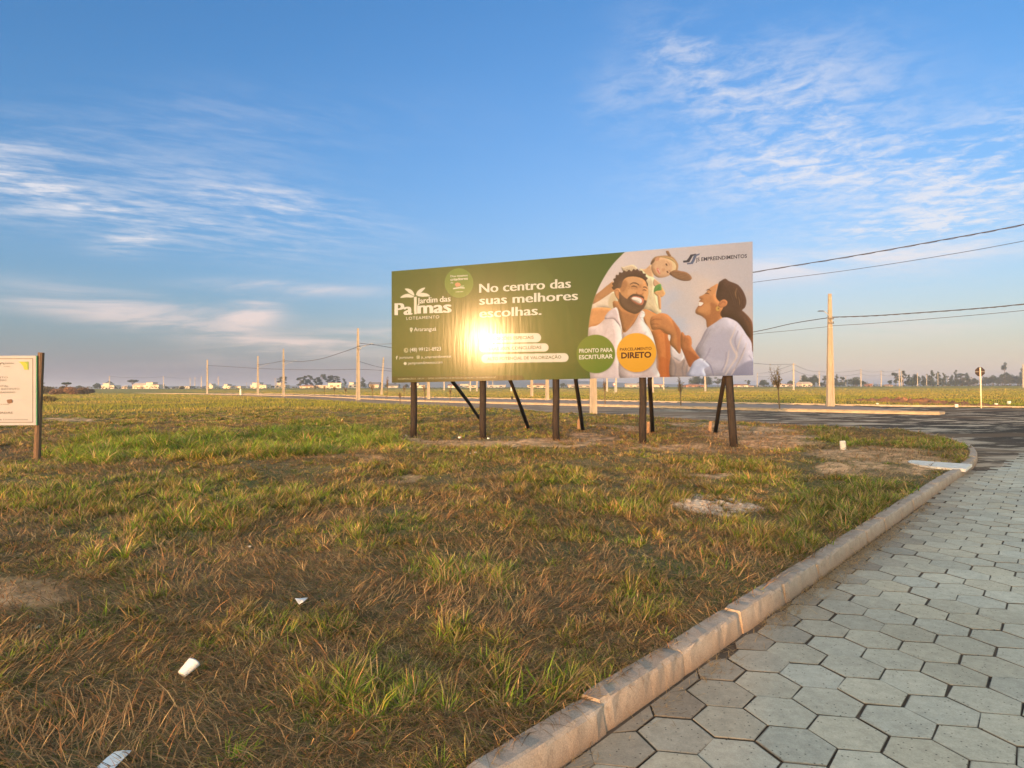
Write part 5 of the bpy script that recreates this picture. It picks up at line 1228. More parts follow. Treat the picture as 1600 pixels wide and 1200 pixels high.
wire('power_cable', thru([(559, 541), (585, 538), (612, 537), (680, 530)], [P2[2], P2[2]-8, P2[2]-16, P2[2]-30]), 0.018, 'thin wire rising from the pole beside the billboard towards its left edge')
wire('power_cable', thru([(403, 570), (423, 567.5), (443, 563.5)], [P4[2], (P4[2]+P3[2])/2, P3[2]]), 0.035, 'short sagging cable between the two nearest poles at far left')
wire('power_cable', thru([(324, 571), (360, 573), (400, 575.5), (460, 577.5), (520, 577.8), (560, 577), (612, 580), (669, 586)], [P5[2]]*4+[P5[2]*.95, P5[2]*.9, P5[2]*.8, P5[2]*.7]), 0.045, 'long low wire crossing from the leftmost avenue pole to the billboard')
wire('power_cable', thru([(559, 564), (590, 573), (620, 577.5), (669, 583)], [P2[2], P2[2]+5, P2[2]+6, P10[2]]), 0.022, 'lowest faint wire between the pole and the left edge of the billboard')

# far poles
FARPOLES = [(171, 587.5), (255.5, 588), (297, 590), (304.5, 590), (314.5, 588), (341, 588.5), (385.5, 597), (430, 591), (735, None, 611.5), (745, None, 612), (694, None, 611), (762, None, 608.5), (770, None, 608.5), (948.5, None, 612), (1019.5, None, 613.5), (1037, None, 609.8), (1102, None, 611.5), (962.5, None, 613),
  (1183, 582.5), (1187.5, 594), (1240, 568), (1250.3, 587), (1276.8, 587.5), (1280.3, 579.5), (1321.5, 588), (1339.3, 593), (1345.3, 577), (1377, 579), (1405.3, 576.5), (1408.8, 580.5), (1433.5, 583), (1436.3, 587), (1448, 585), (1465.5, 583.5), (1476, 591.5), (1480.8, 588.5), (1492.6, 589), (1500.6, 590), (1509, 590), (1515.8, 590.5), (1518.6, 589), (1525.6, 592.5), (1544.8, 598.5), (1551, 591), (1598.8, 569), (1355.5, 595), (1364.3, 595), (1372, 596)]
lab_n = ['first', 'second', 'third', 'fourth', 'fifth', 'sixth', 'seventh', 'eighth', 'ninth', 'tenth', 'eleventh', 'twelfth', 'thirteenth', 'fourteenth', 'fifteenth', 'sixteenth', 'seventeenth', 'eighteenth', 'nineteenth', 'twentieth', 'twenty first', 'twenty second', 'twenty third', 'twenty fourth', 'twenty fifth', 'twenty sixth', 'twenty seventh', 'twenty eighth', 'twenty ninth', 'thirtieth', 'thirty first', 'thirty second']
L_g = sorted([p for p in FARPOLES if p[0] < 600]); M_g = sorted([p for p in FARPOLES if 600 < p[0] < 1170]); R_g = sorted([p for p in FARPOLES if p[0] > 1170])
fb = MB()
def taper(b, h, w0, w1, d=0.6):
    vs = []
    for z, w_ in ((-.3, w0), (h, w1)):
        for sx, sy in ((-1, -1), (1, -1), (1, 1), (-1, 1)): vs.append((sx*w_/2, sy*w_*d/2, z))
    b.add(vs, [(3, 2, 1, 0), (4, 5, 6, 7), (0, 1, 5, 4), (1, 2, 6, 5), (2, 3, 7, 6), (3, 0, 4, 7)])
FP_MESH = None
def far_pole(p, i, where):
    global FP_MESH
    x, y = pole_xy(p[0], p[1], H_P) if len(p) == 2 else pole_xy(p[0], None, H_P, p[2])
    if FP_MESH is None:
        b = MB(); taper(b, H_P, .58, .30); o = b.build('distant_pole', mat('distant_pole_concrete', (.27, .25, .225), .85, var=.1, scale=2)); FP_MESH = (o, None)
        bb = MB(); bb.box((0, -.16, H_P-2.2), (.9, .08, .10)); bb.box((0, -.16, H_P-.5), (1.3, .08, .10)); ca = bb.build('cross_arm', CONC, o)
        FP_MESH = (o, ca); r = o
    else:
        r = FP_MESH[0].copy(); COL.objects.link(r); c = FP_MESH[1].copy(); COL.objects.link(c); c.parent = r
    r.location = (x, y, zg(x, y)); r.rotation_euler = (0, 0, rnd.uniform(-.3, .3)); r.name = 'distant_pole'
    r.rotation_euler[1] = math.radians(rnd.gauss(0, .5))
    k = 1.0; r.scale = (k, k, 1)
    tag(r, f'thin distant concrete pole, {lab_n[i]} from the left of those {where}', 'utility pole', 'thin poles of the distant streets')
    return x, y
pos = []
for i, p in enumerate(L_g): pos.append((p, far_pole(p, i, 'standing left of the billboard')))
for i, p in enumerate(M_g): far_pole(p, i, 'seen under the billboard')
for i, p in enumerate(R_g): pos.append((p, far_pole(p, i, 'standing right of the billboard')))
d = dict((p[0], q) for p, q in pos)
def fwire(a, b, dz, sag, label, rad=0.05):
    A = d[a] if a in d else None; B = d[b]; za = zg(*A)+H_P-dz; zb = zg(*B)+H_P-dz
    wire('power_cable', span((A[0], A[1], za), (B[0], B[1], zb), sag), rad, label)
rr = [(1183, 1240), (1240, 1280.3), (1280.3, 1345.3), (1345.3, 1377), (1377, 1405.3)]
nm = ['between the two leftmost tall poles right of the billboard', 'from the tallest far pole towards the lamp pole', 'passing behind the tall lamp pole', 'right of the dome shaped tree', 'ending at the paired poles before the pines']
for (a, b), t in zip(rr, nm):
    fwire(a, b, 0.35, 0.9, 'upper faint distant wire '+t); fwire(a, b, 2.4, 1.0, 'lower faint distant wire '+t)
p0 = PY(1120, 560, 130); q = d[1240]
wire('power_cable', [p0, (Vector(p0)+Vector((q[0], q[1], zg(*q)+H_P-.3)))/2-Vector((0, 0, .6)), Vector((q[0], q[1], zg(*q)+H_P-.3))], 0.045, 'faint wire from behind the billboard to the tallest far pole')
fwire(171, 255.5, 0.3, 1.0, 'faint wire between the two leftmost distant poles', .06); fwire(255.5, 297, 0.3, .6, 'faint wire above the white houses at far left', .06)

# ------------------------------------------------------------------ stop sign seen from behind, round sign
def sign_back():
    g = G(1533.3, 635.5, 0.1); z0 = zg(g.x, g.y); top = PY(1532, 574.5, g.y).z-z0; s = g.y/F
    root = empty('stop_sign', (g.x, g.y, z0)); tag(root, 'octagonal stop sign seen from its dark back on a slim pale post', 'road sign')
    b = MB(); b.tube([(0, 0, -.2), (-.03, 0, top*.5), (-.06, 0, top)], .045, 10); b.build('post', mat('sign_post_paint', (.62, .52, .38), .6), root, smooth=True)
    c = PY(1532.2, 580.8, g.y); cz = c.z-z0; cx = c.x-g.x; r = 8.2*s
    b = MB(); n = 8; vs = []
    for y in (0.06, 0.068):
        for k in range(n): a = math.pi/8+k*math.pi/4; vs.append((cx+math.cos(a)*r, y, cz+math.sin(a)*r*.93))
    b.add(vs, [tuple(range(n))[::1], tuple(range(n, 2*n))[::-1]]+[(k, k+n, (k+1) % n+n, (k+1) % n) for k in range(n)])
    b.build('plate', mat('sign_back', (.028, .018, .018), .6), root)
    b = MB(); b.box((cx, .05, cz), (r*1.9, .012, .03)); b.build('bracket', GALV, root)
sign_back()
def round_sign():
    g = G(960, 614.8, 0.1); z0 = zg(g.x, g.y); root = empty('round_sign', (g.x, g.y, z0)); tag(root, 'small round red and white traffic sign seen under the billboard', 'road sign'); s = g.y/F
    c = PY(960, 600.5, g.y).z-z0
    b = MB(); b.tube([(0, 0, -.2), (0, 0, c+.3)], .05, 8); b.build('post', GALV, root)
    for rr_, y, m in ((2.2*s, -.06, mat('sign_red', (.6, .06, .05), .5)), (1.4*s, -.072, mat('sign_white', (.7, .68, .66), .5))):
        b = MB(); b.tube([(0, y, c), (0, y-.01, c)], rr_, 20); b.build('disc', m, root)
round_sign()

# ------------------------------------------------------------------ little things on the ground
WHITE = mat('white_plastic', (.58, .57, .55), .45, var=.04, spec=.4); WPAINT = mat('white_painted_concrete', (.58, .54, .49), .8, var=.12, scale=9, bump=.2)
def stub(px, ybase, ytop, wpx, label, name='lot_marker', cat='marker', m=WPAINT):
    g = G(px, ybase, 0.1); z0 = zg(g.x, g.y); s = g.y/F; h = (ybase-ytop)*s; b = MB(); r = wpx*s/2
    b.tube([(0, 0, -.1), (0, 0, h*.92), (0, 0, h)], [r, r, r*.86], 12); o = b.build(name, m, smooth=False); o.location = (g.x, g.y, z0); o.rotation_euler = (rnd.gauss(0, .03), rnd.gauss(0, .04), 0)
    tag(o, label, cat, 'white lot marker posts'); return o
mk = stub(1317.5, 702, 688, 8.5, 'short white round marker stub in the shaded turf right of the billboard')
b = MB()
for z, a in ((.05, -1.3), (.09, -1.9), (.14, -1.5), (.17, -1.1)): b.box((math.cos(a)*.069, math.sin(a)*.069, z), (.03, .012, .012), rz=a)
b.build('scuff', mat('scuff_grey', (.30, .28, .26), .9), mk)
stub(1494.5, 634.5, 628.5, 5, 'small white marker stub left of the stop sign')
stub(1576.8, 632, 626.5, 5, 'tall white marker stub right of the stop sign')
stub(1556.5, 633.5, 630, 5, 'low white marker stub just right of the stop sign')
stub(1371, 632, 629.5, 4, 'tiny white marker stub near the lamp pole')
stub(376, 616.5, 607, 2.6, 'slim pale marker post among the poles left of the billboard')
stub(799, 612, 600.5, 2.5, 'pale marker seen under the billboard right of the second post')
stub(800, 623, 617.5, 2.5, 'dark stub on the median seen under the billboard', m=WOODD)

def slab():
    P = [G(x, y, 0.138) for x, y in ((1418.5, 720.5), (1424, 718.7), (1470, 722), (1519, 725.2), (1508.5, 733), (1488, 731.8), (1455, 729), (1436, 726.2), (1422, 723))]
    n = len(P); b = MB(); b.add([(p.x, p.y, .139) for p in P]+[(p.x, p.y, .09) for p in P], [tuple(range(n))[::-1], tuple(range(n, 2*n))]+[(i, (i+1) % n, n+(i+1) % n, n+i) for i in range(n)])
    o = b.build('ramp_slab', WPAINT); tag(o, 'long flat white painted slab lying across the kerb at the bend', 'slab')
    # make sure the top faces up
    me = o.data
    if me.polygons[0].normal.z < 0:
        me.flip_normals()
slab()
def cup():
    g = G(284, 1066, .12); root = empty('plastic_cup', (g.x, g.y, zg(g.x, g.y)+.035)); tag(root, 'crushed white disposable cup lying on dead straw at lower left', 'cup')
    s = g.y/F; b = MB(); n = 20; vs = []; L_ = .075
    for k, (t, r) in enumerate(((0, .022), (.04, .0235), (.9, .034), (1.0, .0355), (.97, .033), (.08, .021))):
        for j in range(n): a = j/n*6.283; q = r*(1+.10*math.sin(a*2+t*2)); vs.append((q*math.cos(a), q*math.sin(a)*.8, t*L_))
    fs = [(k*n+j, k*n+(j+1) % n, (k+1)*n+(j+1) % n, (k+1)*n+j) for k in range(5) for j in range(n)]+[tuple(range(n))[::-1], tuple(range(5*n, 6*n))]
    b.add(vs, fs); o = b.build('cup_body', WHITE, root, smooth=True); o.rotation_euler = (math.radians(-62), math.radians(0), math.radians(-28)); o.scale = (1.05, 1.05, 1.05)
cup()
def paper(px, py, pts, label, name, m, lift=.03, curl=.02):
    V = []; b = MB(); g0 = G(px, py, .12); z = zg(g0.x, g0.y)+lift
    P = [G(x, y, z) for x, y in pts]; n = len(P); vs = [(p.x, p.y, z+rnd.uniform(0, curl)) for p in P]
    c = np.mean(np.array(vs), 0); vs2 = [(v[0], v[1], v[2]-.0025) for v in vs]
    fs = [(i, (i+1) % n, 2*n) for i in range(n)]+[((i+1) % n+n, i+n, 2*n+1) for i in range(n)]+[(i, i+n, (i+1) % n+n, (i+1) % n) for i in range(n)]
    b.add(vs+vs2+[tuple(c), (c[0], c[1], c[2]-.0025)], fs); o = b.build(name, m); tag(o, label, 'litter'); return o
paper(178, 1187, [(148, 1203), (166, 1186), (179, 1176.5), (192, 1175), (206, 1173), (196, 1184), (178, 1201), (168, 1212)], 'folded white paper strip at the bottom left corner of the turf', 'paper_scrap', mat('paper_blue_white', (.62, .66, .68), .6, var=.05), .03, .008)
paper(472, 944, [(461, 942), (468, 939.5), (481, 939), (479, 943), (474, 949), (467, 948)], 'small crumpled white plastic scrap in the middle of the turf', 'plastic_scrap', WHITE, .04, .04)
for i, (x, y, w_, lb) in enumerate(((718, 685, 6, 'curved white scrap between the first two billboard posts'), (763, 687, 5, 'white scrap just right of the second billboard post'), (634, 680, 4, 'white scrap beside the foot of the leftmost billboard post'), (734, 710, 5, 'left one of two white scraps in front of the second post'), (743, 708.5, 5, 'right one of two white scraps in front of the second post'), (390, 853, 6, 'pale grey scrap half hidden in tall turf left of centre'), (926, 668, 4, 'white scrap behind the board beside the third stake'), (1130, 656, 4, 'white scrap by the road edge left of the rightmost post'), (1284, 667, 5, 'white broken block at the road edge right of the billboard'), (1239, 958, 3, 'tiny white pebble against the kerb'), (60, 984, 9, 'grey green plastic strip in the straw at far left'))):
    r = w_/2; pts = [(x+r*math.cos(a)*rnd.uniform(.6, 1.1), y+.45*r*math.sin(a)*rnd.uniform(.6, 1.2)) for a in np.linspace(0, 6.283, 8)[:-1]]
    g = G(x, y, .12); s = g.y/F; b = MB(); z = zg(g.x, g.y)
    rad = w_*s/2; vs = []; n = 9
    for k, (t, q) in enumerate(((0.0, .7), (.5, 1.0), (.9, .6))):
        for j in range(n): a = j/n*6.283; rr_ = rad*q*rnd.uniform(.65, 1.1); vs.append((rr_*math.cos(a), rr_*.8*math.sin(a), t*rad*.9*rnd.uniform(.7, 1.2)))
    b.add(vs, [(k*n+j, k*n+(j+1) % n, (k+1)*n+(j+1) % n, (k+1)*n+j) for k in range(2) for j in range(n)]+[tuple(range(2*n, 3*n)), tuple(range(n))[::-1]])
    o = b.build('litter_scrap', WHITE if i != 10 else mat('grey_green_plastic', (.32, .36, .30), .5)); o.location = (g.x, g.y, z+.012); tag(o, lb, 'litter', 'scraps of white litter')
# leftover concrete heap with straw over it
def heap(px, py, rxp, ryp, hz, label, name, m, seed, rough_=.03, cat='rubble'):
    g = G(px, py, .1); s = g.y/F; rx_ = rxp*s; ry_ = ryp/(CH-.1)*g.y*s; n = 110; mrg = 34; z = zg(g.x, g.y); V = []; Fc = []
    for i in range(mrg+1):
        t = i/mrg
        for j in range(n):
            a = j/n*2*math.pi; k = 1+.22*(vnoise(np.array([math.cos(a)*1.5+seed]), np.array([math.sin(a)*1.5]), seed)[0]-.5)*2
            x, y = g.x+rx_*t*k*math.cos(a), g.y+ry_*t*k*math.sin(a)
            f1 = fbm(np.array([x]), np.array([y]), .5, seed, 4)[0]; h = hz*(1-t*t)*(2.6*(f1-.30))+rough_*(vnoise(np.array([x*16]), np.array([y*16]), seed)[0]-.5)+rough_*.6*(vnoise(np.array([x*41]), np.array([y*41]), seed)[0]-.5)
            V.append((x, y, zg(x, y)+h-.012*(t > .95)))
    for i in range(mrg):
        for j in range(n): Fc.append((i*n+j, (i+1)*n+j, (i+1)*n+(j+1) % n, i*n+(j+1) % n))
    b = MB(); b.add(V, Fc); o = b.build(name, m, smooth=True); tag(o, label, cat); return o
heap(1115, 789, 70, 17, .085, 'low flat heap of hardened pale mortar half covered in turf', 'mortar_heap', mat('pale_mortar', (.30, .22, .16), .95, scale=10, col2=(.62, .50, .38), bump=1.0, bscale=40, detail=12), 3)
heap(1420, 629.5, 27, 5.5, .45, 'low mound of reddish soil beyond the avenue right of the lamp pole', 'soil_mound', mat('red_soil', (.20, .095, .05), .95, scale=2, col2=(.27, .14, .07), bump=.8, bscale=8), 5, cat='soil mound')
# ------------------------------------------------------------------ far background: trees, houses, hills
LEAF = mat('distant_foliage', (.04, .05, .025), .8, attr=True, spec=.1, transl=.15)
BARK = mat('bark', (.10, .075, .055), .9, var=.2, scale=4)
def tree(px, ytop, wpx, Y, kind, label, seed, ybase=None, group='trees on the far side of the fields', name='tree'):
    rs = np.random.RandomState(seed); p = PY(px, 600, Y); x, y = p.x, Y; z0 = zg(x, y); s = Y/F
    H = PY(px, ytop, Y).z-z0; W = wpx*s
    root = empty(name, (x, y, z0)); tag(root, label, 'tree', group)
    tb = MB(); crowns = []     # (centre, radii)
    if kind == 'pine':        # araucaria-like, open flat tiers
        tb.tube([(0, 0, -.5), (rs.normal(0, .1), 0, H*.5), (rs.normal(0, .2), 0, H*.96)], [H*.02+.1, H*.014+.06, .05], 7)
        for k in range(9):
            t = .32+.66*k/8; a = rs.rand()*6.28; r = W/2*(.55+.5*math.sin(math.pi*min(1, (t-.2)*1.1))); cx, cy = math.cos(a)*r*.55, math.sin(a)*r*.55
            crowns.append(((cx, cy, H*t), (W*.20*(1+.4*rs.rand()), W*.2, H*.055+.3)))
            tb.tube([(0, 0, H*t-.8), (cx, cy, H*t)], [.12, .05], 5)
        crowns.append(((0, 0, H*.93), (W*.22, W*.22, H*.07+.2)))
    elif kind == 'cone':
        tb.tube([(0, 0, -.5), (0, 0, H*.9)], [.28, .06], 6)
        for k in range(8): t = .15+.8*k/7; crowns.append(((rs.normal(0, .1*W), rs.normal(0, .1*W), H*t), (W*.5*(1.1-t)+.3, W*.5*(1.1-t)+.3, H*.1)))
    elif kind == 'dome':
        tb.tube([(0, 0, -.5), (0, 0, H*.55)], [.4, .25], 7)
        for k in range(14):
            a = rs.rand()*6.28; r = W*.5*math.sqrt(rs.rand())*.72; zz = H*(.30+.42*rs.rand()*(1-(r/W*1.6)**2)+.0)
            crowns.append(((math.cos(a)*r, math.sin(a)*r, zz), (W*.19, W*.19, H*.2)))
            if k < 6: tb.tube([(0, 0, H*.25), (math.cos(a)*r*.8, math.sin(a)*r*.8, zz)], [.16, .05], 5)
        crowns.append(((0, 0, H*.72), (W*.26, W*.26, H*.25)))
    elif kind == 'umbrella':
        tb.tube([(0, 0, -.5), (.1, 0, H*.75)], [.3, .18], 7)
        for k in range(9):
            a = k/9*6.28; r = W*.36*rs.uniform(.5, 1.1); crowns.append(((math.cos(a)*r, math.sin(a)*r, H*.84+rs.normal(0, H*.03)), (W*.2, W*.2, H*.12))); tb.tube([(.05, 0, H*.5), (math.cos(a)*r, math.sin(a)*r, H*.8)], [.12, .04], 5)
    else:   # ragged eucalyptus
        tb.tube([(0, 0, -.5), (rs.normal(0, .3), 0, H*.85)], [.3, .08], 6)
        for k in range(9):
            t = rs.uniform(.35, .95); a = rs.rand()*6.28; r = W*.38*rs.rand(); crowns.append(((math.cos(a)*r, math.sin(a)*r, H*t), (W*.17*rs.uniform(.7, 1.4), W*.17, H*.10*rs.uniform(.7, 1.3)))); tb.tube([(0, 0, H*t*.8), (math.cos(a)*r, math.sin(a)*r, H*t)], [.1, .04], 5)
    tb.build('trunk', BARK, root)
    q = max(.22, 0.75*s); area = sum(c[1][0]*c[1][2] for c in crowns); n = int(min(2600, max(350, area*9/(q*q))))
    wts = np.array([c[1][0]*c[1][2] for c in crowns]); idx = rs.choice(len(crowns), n, p=wts/wts.sum())
    C = np.array([c[0] for c in crowns])[idx]; R = np.array([c[1] for c in crowns])[idx]
    v = rs.normal(0, 1, (n, 3)); v /= np.linalg.norm(v, axis=1)[:, None]; v *= (rs.rand(n)**.45)[:, None]
    P = C+v*R; P[:, 2] = np.clip(P[:, 2], .3, H*1.02)
    a = rs.normal(0, 1, (n, 3)); a /= np.linalg.norm(a, axis=1)[:, None]; b = np.cross(a, rs.normal(0, 1, (n, 3))); b /= np.linalg.norm(b, axis=1)[:, None]
    sz = (q*rs.uniform(.6, 1.3, n))[:, None]
    V = np.stack([P-a*sz, P+b*sz*.6, P+a*sz, P-b*sz*.6], 1).reshape(-1, 3)
    col = np.array([.040, .052, .024])*(.6+.9*rs.rand(n))[:, None]; col = col*(1+.5*(hash2(idx, idx*7, seed)-.5))[:, None]
    mesh_np('crown', V, np.arange(4*n), np.arange(n)*4, np.full(n, 4), LEAF, parent=root, col=np.repeat(col, 4, 0))
    return root
T = []
# left of the billboard
T += [(152, 598, 14, 420, 'dome'), (171, 595, 14, 440, 'dome'), (207, 593, 17, 430, 'umbrella'), (104, 597, 16, 300, 'umbrella'), (66, 597, 8, 420, 'rag'), (184, 603, 6, 430, 'dome'), (124, 602, 10, 420, 'dome'), (259, 603, 9, 430, 'dome'), (334, 603, 6, 420, 'dome'), (440, 589, 18, 400, 'pine'), (425, 603, 8, 400, 'rag')]
for i, (x, t, w_) in enumerate(((469, 590, 14), (477, 588, 12), (485, 587, 12), (495, 590, 13), (503, 585.5, 15), (513, 588, 13), (518, 587, 12), (527, 588, 13), (538, 592, 7))): T.append((x, t, w_, 410+6*i, 'pine'))
T += [(567, 590, 11, 420, 'cone'), (579, 596, 9, 400, 'dome'), (605, 600, 9, 400, 'dome'), (617, 598, 8, 420, 'dome'), (635, 600, 8, 420, 'dome')]
# under the board and right
T += [(1087, 584, 22, 400, 'dome'), (1104, 586, 24, 410, 'dome'), (1122, 589, 20, 420, 'rag'), (1000, 596, 12, 480, 'dome'), (880, 598, 12, 500, 'dome')]
T += [(1193, 593, 20, 420, 'dome'), (1168, 594, 10, 420, 'rag'), (1208, 596, 9, 430, 'rag'), (1256, 584.5, 16, 400, 'dome'), (1267, 588, 14, 410, 'dome'), (1273, 584, 14, 405, 'dome'), (1262, 594, 24, 395, 'dome'), (1236, 594, 12, 400, 'dome'), (1289, 587, 10, 420, 'rag'), (1284, 597, 16, 430, 'dome'), (1307, 585, 8, 420, 'cone'), (1317, 589, 12, 420, 'rag'), (1312, 597, 18, 420, 'dome'), (1337, 588.5, 32, 380, 'dome'), (1390, 594, 8, 450, 'rag')]
for i, (x, t, w_, k) in enumerate(((1400, 583, 14, 'pine'), (1411, 580, 12, 'pine'), (1420, 586, 15, 'cone'), (1430, 583, 15, 'dome'), (1444, 585, 12, 'cone'), (1455, 579, 14, 'cone'), (1467, 581, 14, 'cone'), (1475, 583, 10, 'cone'), (1425, 592, 24, 'dome'), (1450, 594, 24, 'dome'), (1485, 586, 12, 'cone'), (1494, 578.5, 8, 'cone'), (1503, 584, 14, 'pine'), (1512, 583, 13, 'cone'), (1500, 592, 26, 'dome'), (1522, 590, 12, 'dome'))): T.append((x, t, w_, 390+4*i, k))
T += [(1552, 585, 18, 460, 'dome'), (1566, 584, 20, 465, 'dome'), (1578, 583, 20, 470, 'dome'), (1590, 586, 16, 470, 'dome'), (1597, 576, 12, 455, 'cone'), (1540, 588, 16, 465, 'dome'), (1610, 582, 22, 470, 'dome'), (1570, 566, 13, 440, 'rag')]
KN = dict(pine='tall open crowned pine', dome='broad dark rounded tree', cone='narrow pointed conifer', umbrella='flat topped umbrella shaped tree', rag='thin ragged tree')
def where(x):
    if x < 612: return 'left of the billboard'
    if x < 1176: return 'seen under the billboard'
    return 'right of the billboard'
cnt = {}
for i, t in enumerate(sorted(T)):
    key = (t[4], where(t[0])); cnt[key] = cnt.get(key, 0)+1
seen = {}
for i, t in enumerate(sorted(T)):
    key = (t[4], where(t[0])); k = seen.get(key, 0); seen[key] = k+1
    lb = f'{KN[t[4]]} on the horizon {key[1]}' if cnt[key] == 1 else f'{KN[t[4]]}, {lab_n[k]} of its kind from the left {key[1]}'
    tree(t[0], t[1], t[2], t[3]*(1.34 if t[3] > 320 else 1.0), t[4], lb, 100+i)

# saplings planted along the median and verge
TW = mat('sapling_bark', (.085, .06, .035), .9); SL = mat('sapling_leaves', (.16, .14, .035), .8, attr=True, transl=.3, spec=.1)
def sapling(px, ybase, ytop, wpx, dens, label, seed, lean=0.0, bare=False):
    rs = np.random.RandomState(seed); g = G(px, ybase, .12); z0 = .10; s = g.y/F; H = (ybase-ytop)*s; W = wpx*s
    root = empty('sapling', (g.x, g.y, z0)); tag(root, label, 'sapling', 'thin saplings planted along the avenue')
    b = MB(); b.tube([(0, 0, -.1), (lean*.3, 0, H*.3), (lean*.5, 0, H*.55)], [.045, .04, .032], 6)
    tips = []
    nb = 16 if not bare else 5
    for k in range(nb):
        a = rs.rand()*6.28; t0 = rs.uniform(.38, .62); tip = (lean+math.cos(a)*W*.5*rs.rand()**.5, math.sin(a)*W*.4*rs.rand(), H*rs.uniform(.66, 1.0)); st_ = (lean*t0*.9, 0, H*t0)
        mid_ = ((st_[0]+tip[0])/2+rs.normal(0, .05), (st_[1]+tip[1])/2, (st_[2]+tip[2])/2-.03); b.tube([st_, mid_, tip], [.020, .014, .006], 4, cap=False); tips += [mid_, tip, ((mid_[0]+tip[0])/2, (mid_[1]+tip[1])/2, (mid_[2]+tip[2])/2)]
        for q in range(2):
            e = (tip[0]+rs.normal(0, W*.13), tip[1]+rs.normal(0, W*.1), tip[2]-rs.rand()*H*.18); b.tube([mid_, e], [.010, .004], 3, cap=False); tips.append(e)
    b.build('trunk', TW, root)
    n = int(dens); ii = rs.randint(0, len(tips), n); P = np.array(tips)[ii]+rs.normal(0, 1, (n, 3))*np.array([W*.07, W*.07, H*.035])
    a = rs.normal(0, 1, (n, 3)); a /= np.linalg.norm(a, axis=1)[:, None]; c = np.cross(a, rs.normal(0, 1, (n, 3))); c /= np.linalg.norm(c, axis=1)[:, None]; q = .045+.35*s
    sz = (q*rs.uniform(.5, 1.2, n))[:, None]; V = np.stack([P-a*sz, P+c*sz*.35, P+a*sz, P-c*sz*.35], 1).reshape(-1, 3)
    col = lerp(np.broadcast_to(np.array([.13, .115, .035]), (n, 3)), np.broadcast_to(np.array([.20, .13, .05]), (n, 3)), rs.rand(n))
    mesh_np('leaves', V, np.arange(4*n), np.arange(n)*4, np.full(n, 4), SL, parent=root, col=np.repeat(col, 4, 0))
sapling(1218.5, 639, 571, 21, 420, 'largest thin leafy sapling, right of the billboard by the avenue', 1, lean=-.25)
for i, (x, yb, yt, w_, dn, l_) in enumerate(((1064, 634.5, 588, 10, 160, 'leafy sapling under the billboard between its two rightmost posts'), (945.5, 632, 588, 6, 70, 'thin sapling under the billboard right of the thick pole'), (492, 616.5, 601, 4, 80, 'leftmost small sapling along the far lane left of the billboard'), (507, 617.5, 601, 4, 20, 'nearly bare second sapling left of the billboard'), (522.5, 618.5, 601, 6, 110, 'third sapling with a small round crown left of the billboard'), (540.5, 619.5, 604, 5, 60, 'fourth small sapling just left of the tall lamp pole'), (582.5, 622, 597, 8, 140, 'leafy sapling between the lamp pole and the leaning pole'), (604.5, 623.5, 588, 5, 90, 'tall slim sapling at the left edge of the billboard'), (625, 629, 612, 5, 40, 'low twiggy sapling under the left end of the billboard'), (631, 621, 600, 5, 60, 'brownish sapling just right of the billboard left edge'), (664, 626, 598, 6, 70, 'sapling behind the first billboard post'), (703, 627, 604, 5, 50, 'sapling behind the first raking brace'), (1197, 600, 0, 0, 0, ''))):
    if w_: sapling(x, yb, yt, w_, dn, l_, 30+i, lean=rnd.uniform(-.1, .1))

# houses
HW = mat('white_render', (.46, .40, .34), .85, var=.06, scale=.8); HW2 = mat('cream_render', (.40, .33, .26), .85, var=.08, scale=.8); HG = mat('grey_render', (.30, .29, .28), .85, var=.08); RT = mat('clay_roof', (.24, .13, .085), .85, var=.2, scale=3); RG = mat('grey_roof', (.12, .12, .125), .8, var=.15); WN = mat('window_glass', (.02, .025, .03), .15, spec=.5)
def house(x0, x1, ytop, Y, kind, wall, roof, label, ybase=None, wins=2):
    a, c = PY(x0, 600, Y), PY(x1, 600, Y); cx = (a.x+c.x)/2; W = c.x-a.x; z0 = zg(cx, Y)-.1; H = PY((x0+x1)/2, ytop, Y).z-z0; D = 9.0
    root = empty('house', (cx, Y, z0)); tag(root, label, 'house', 'low houses along the horizon')
    hw = H if kind == 'flat' else H*.62
    b = MB(); b.box((0, D/2, hw/2-.15), (W, D, hw+.3)); 
    wl = b
    if kind == 'step':
        b.box((-W*.18, D/2, hw+(H-hw)/2-.01), (W*.45, D*.8, H-hw))
    w_ = b.build('wall', wall, root)
    r = MB()
    if kind == 'flat': r.box((0, D/2, H+.05), (W+.3, D+.3, .22))
    elif kind == 'step': r.box((W*.2, D/2-.3, hw+.12), (W*.62, D+.8, .22)); r.box((-W*.18, D/2, H+.08), (W*.49, D*.86, .2))
    elif kind == 'gable':
        e = .4; r.add([(-W/2-e, -e, hw-.1), (W/2+e, -e, hw-.1), (W/2+e, D+e, hw-.1), (-W/2-e, D+e, hw-.1), (-W/2-e, D/2, H), (W/2+e, D/2, H)], [(0, 1, 5, 4), (2, 3, 4, 5), (0, 4, 3), (1, 2, 5), (0, 3, 2, 1)])
    else:
        e = .4; r.add([(-W/2-e, -e, hw-.1), (W/2+e, -e, hw-.1), (W/2+e, D+e, hw-.1), (-W/2-e, D+e, hw-.1), (-W*.2, D/2, H), (W*.2, D/2, H)], [(0, 1, 5, 4), (1, 2, 5), (2, 3, 4, 5), (3, 0, 4), (0, 3, 2, 1)])
    r.build('roof', roof, root)
    for k in range(wins):
        xx = -W/2+W*(k+.5)/wins+rnd.uniform(-.1, .1)*W/wins; b = MB(); ww = min(W/wins*.42, 2.2); b.box((xx, -.03, min(hw*.55, 1.7)), (ww, .10, min(1.3, hw*.4))); b.build('window', WN, root)
    return root
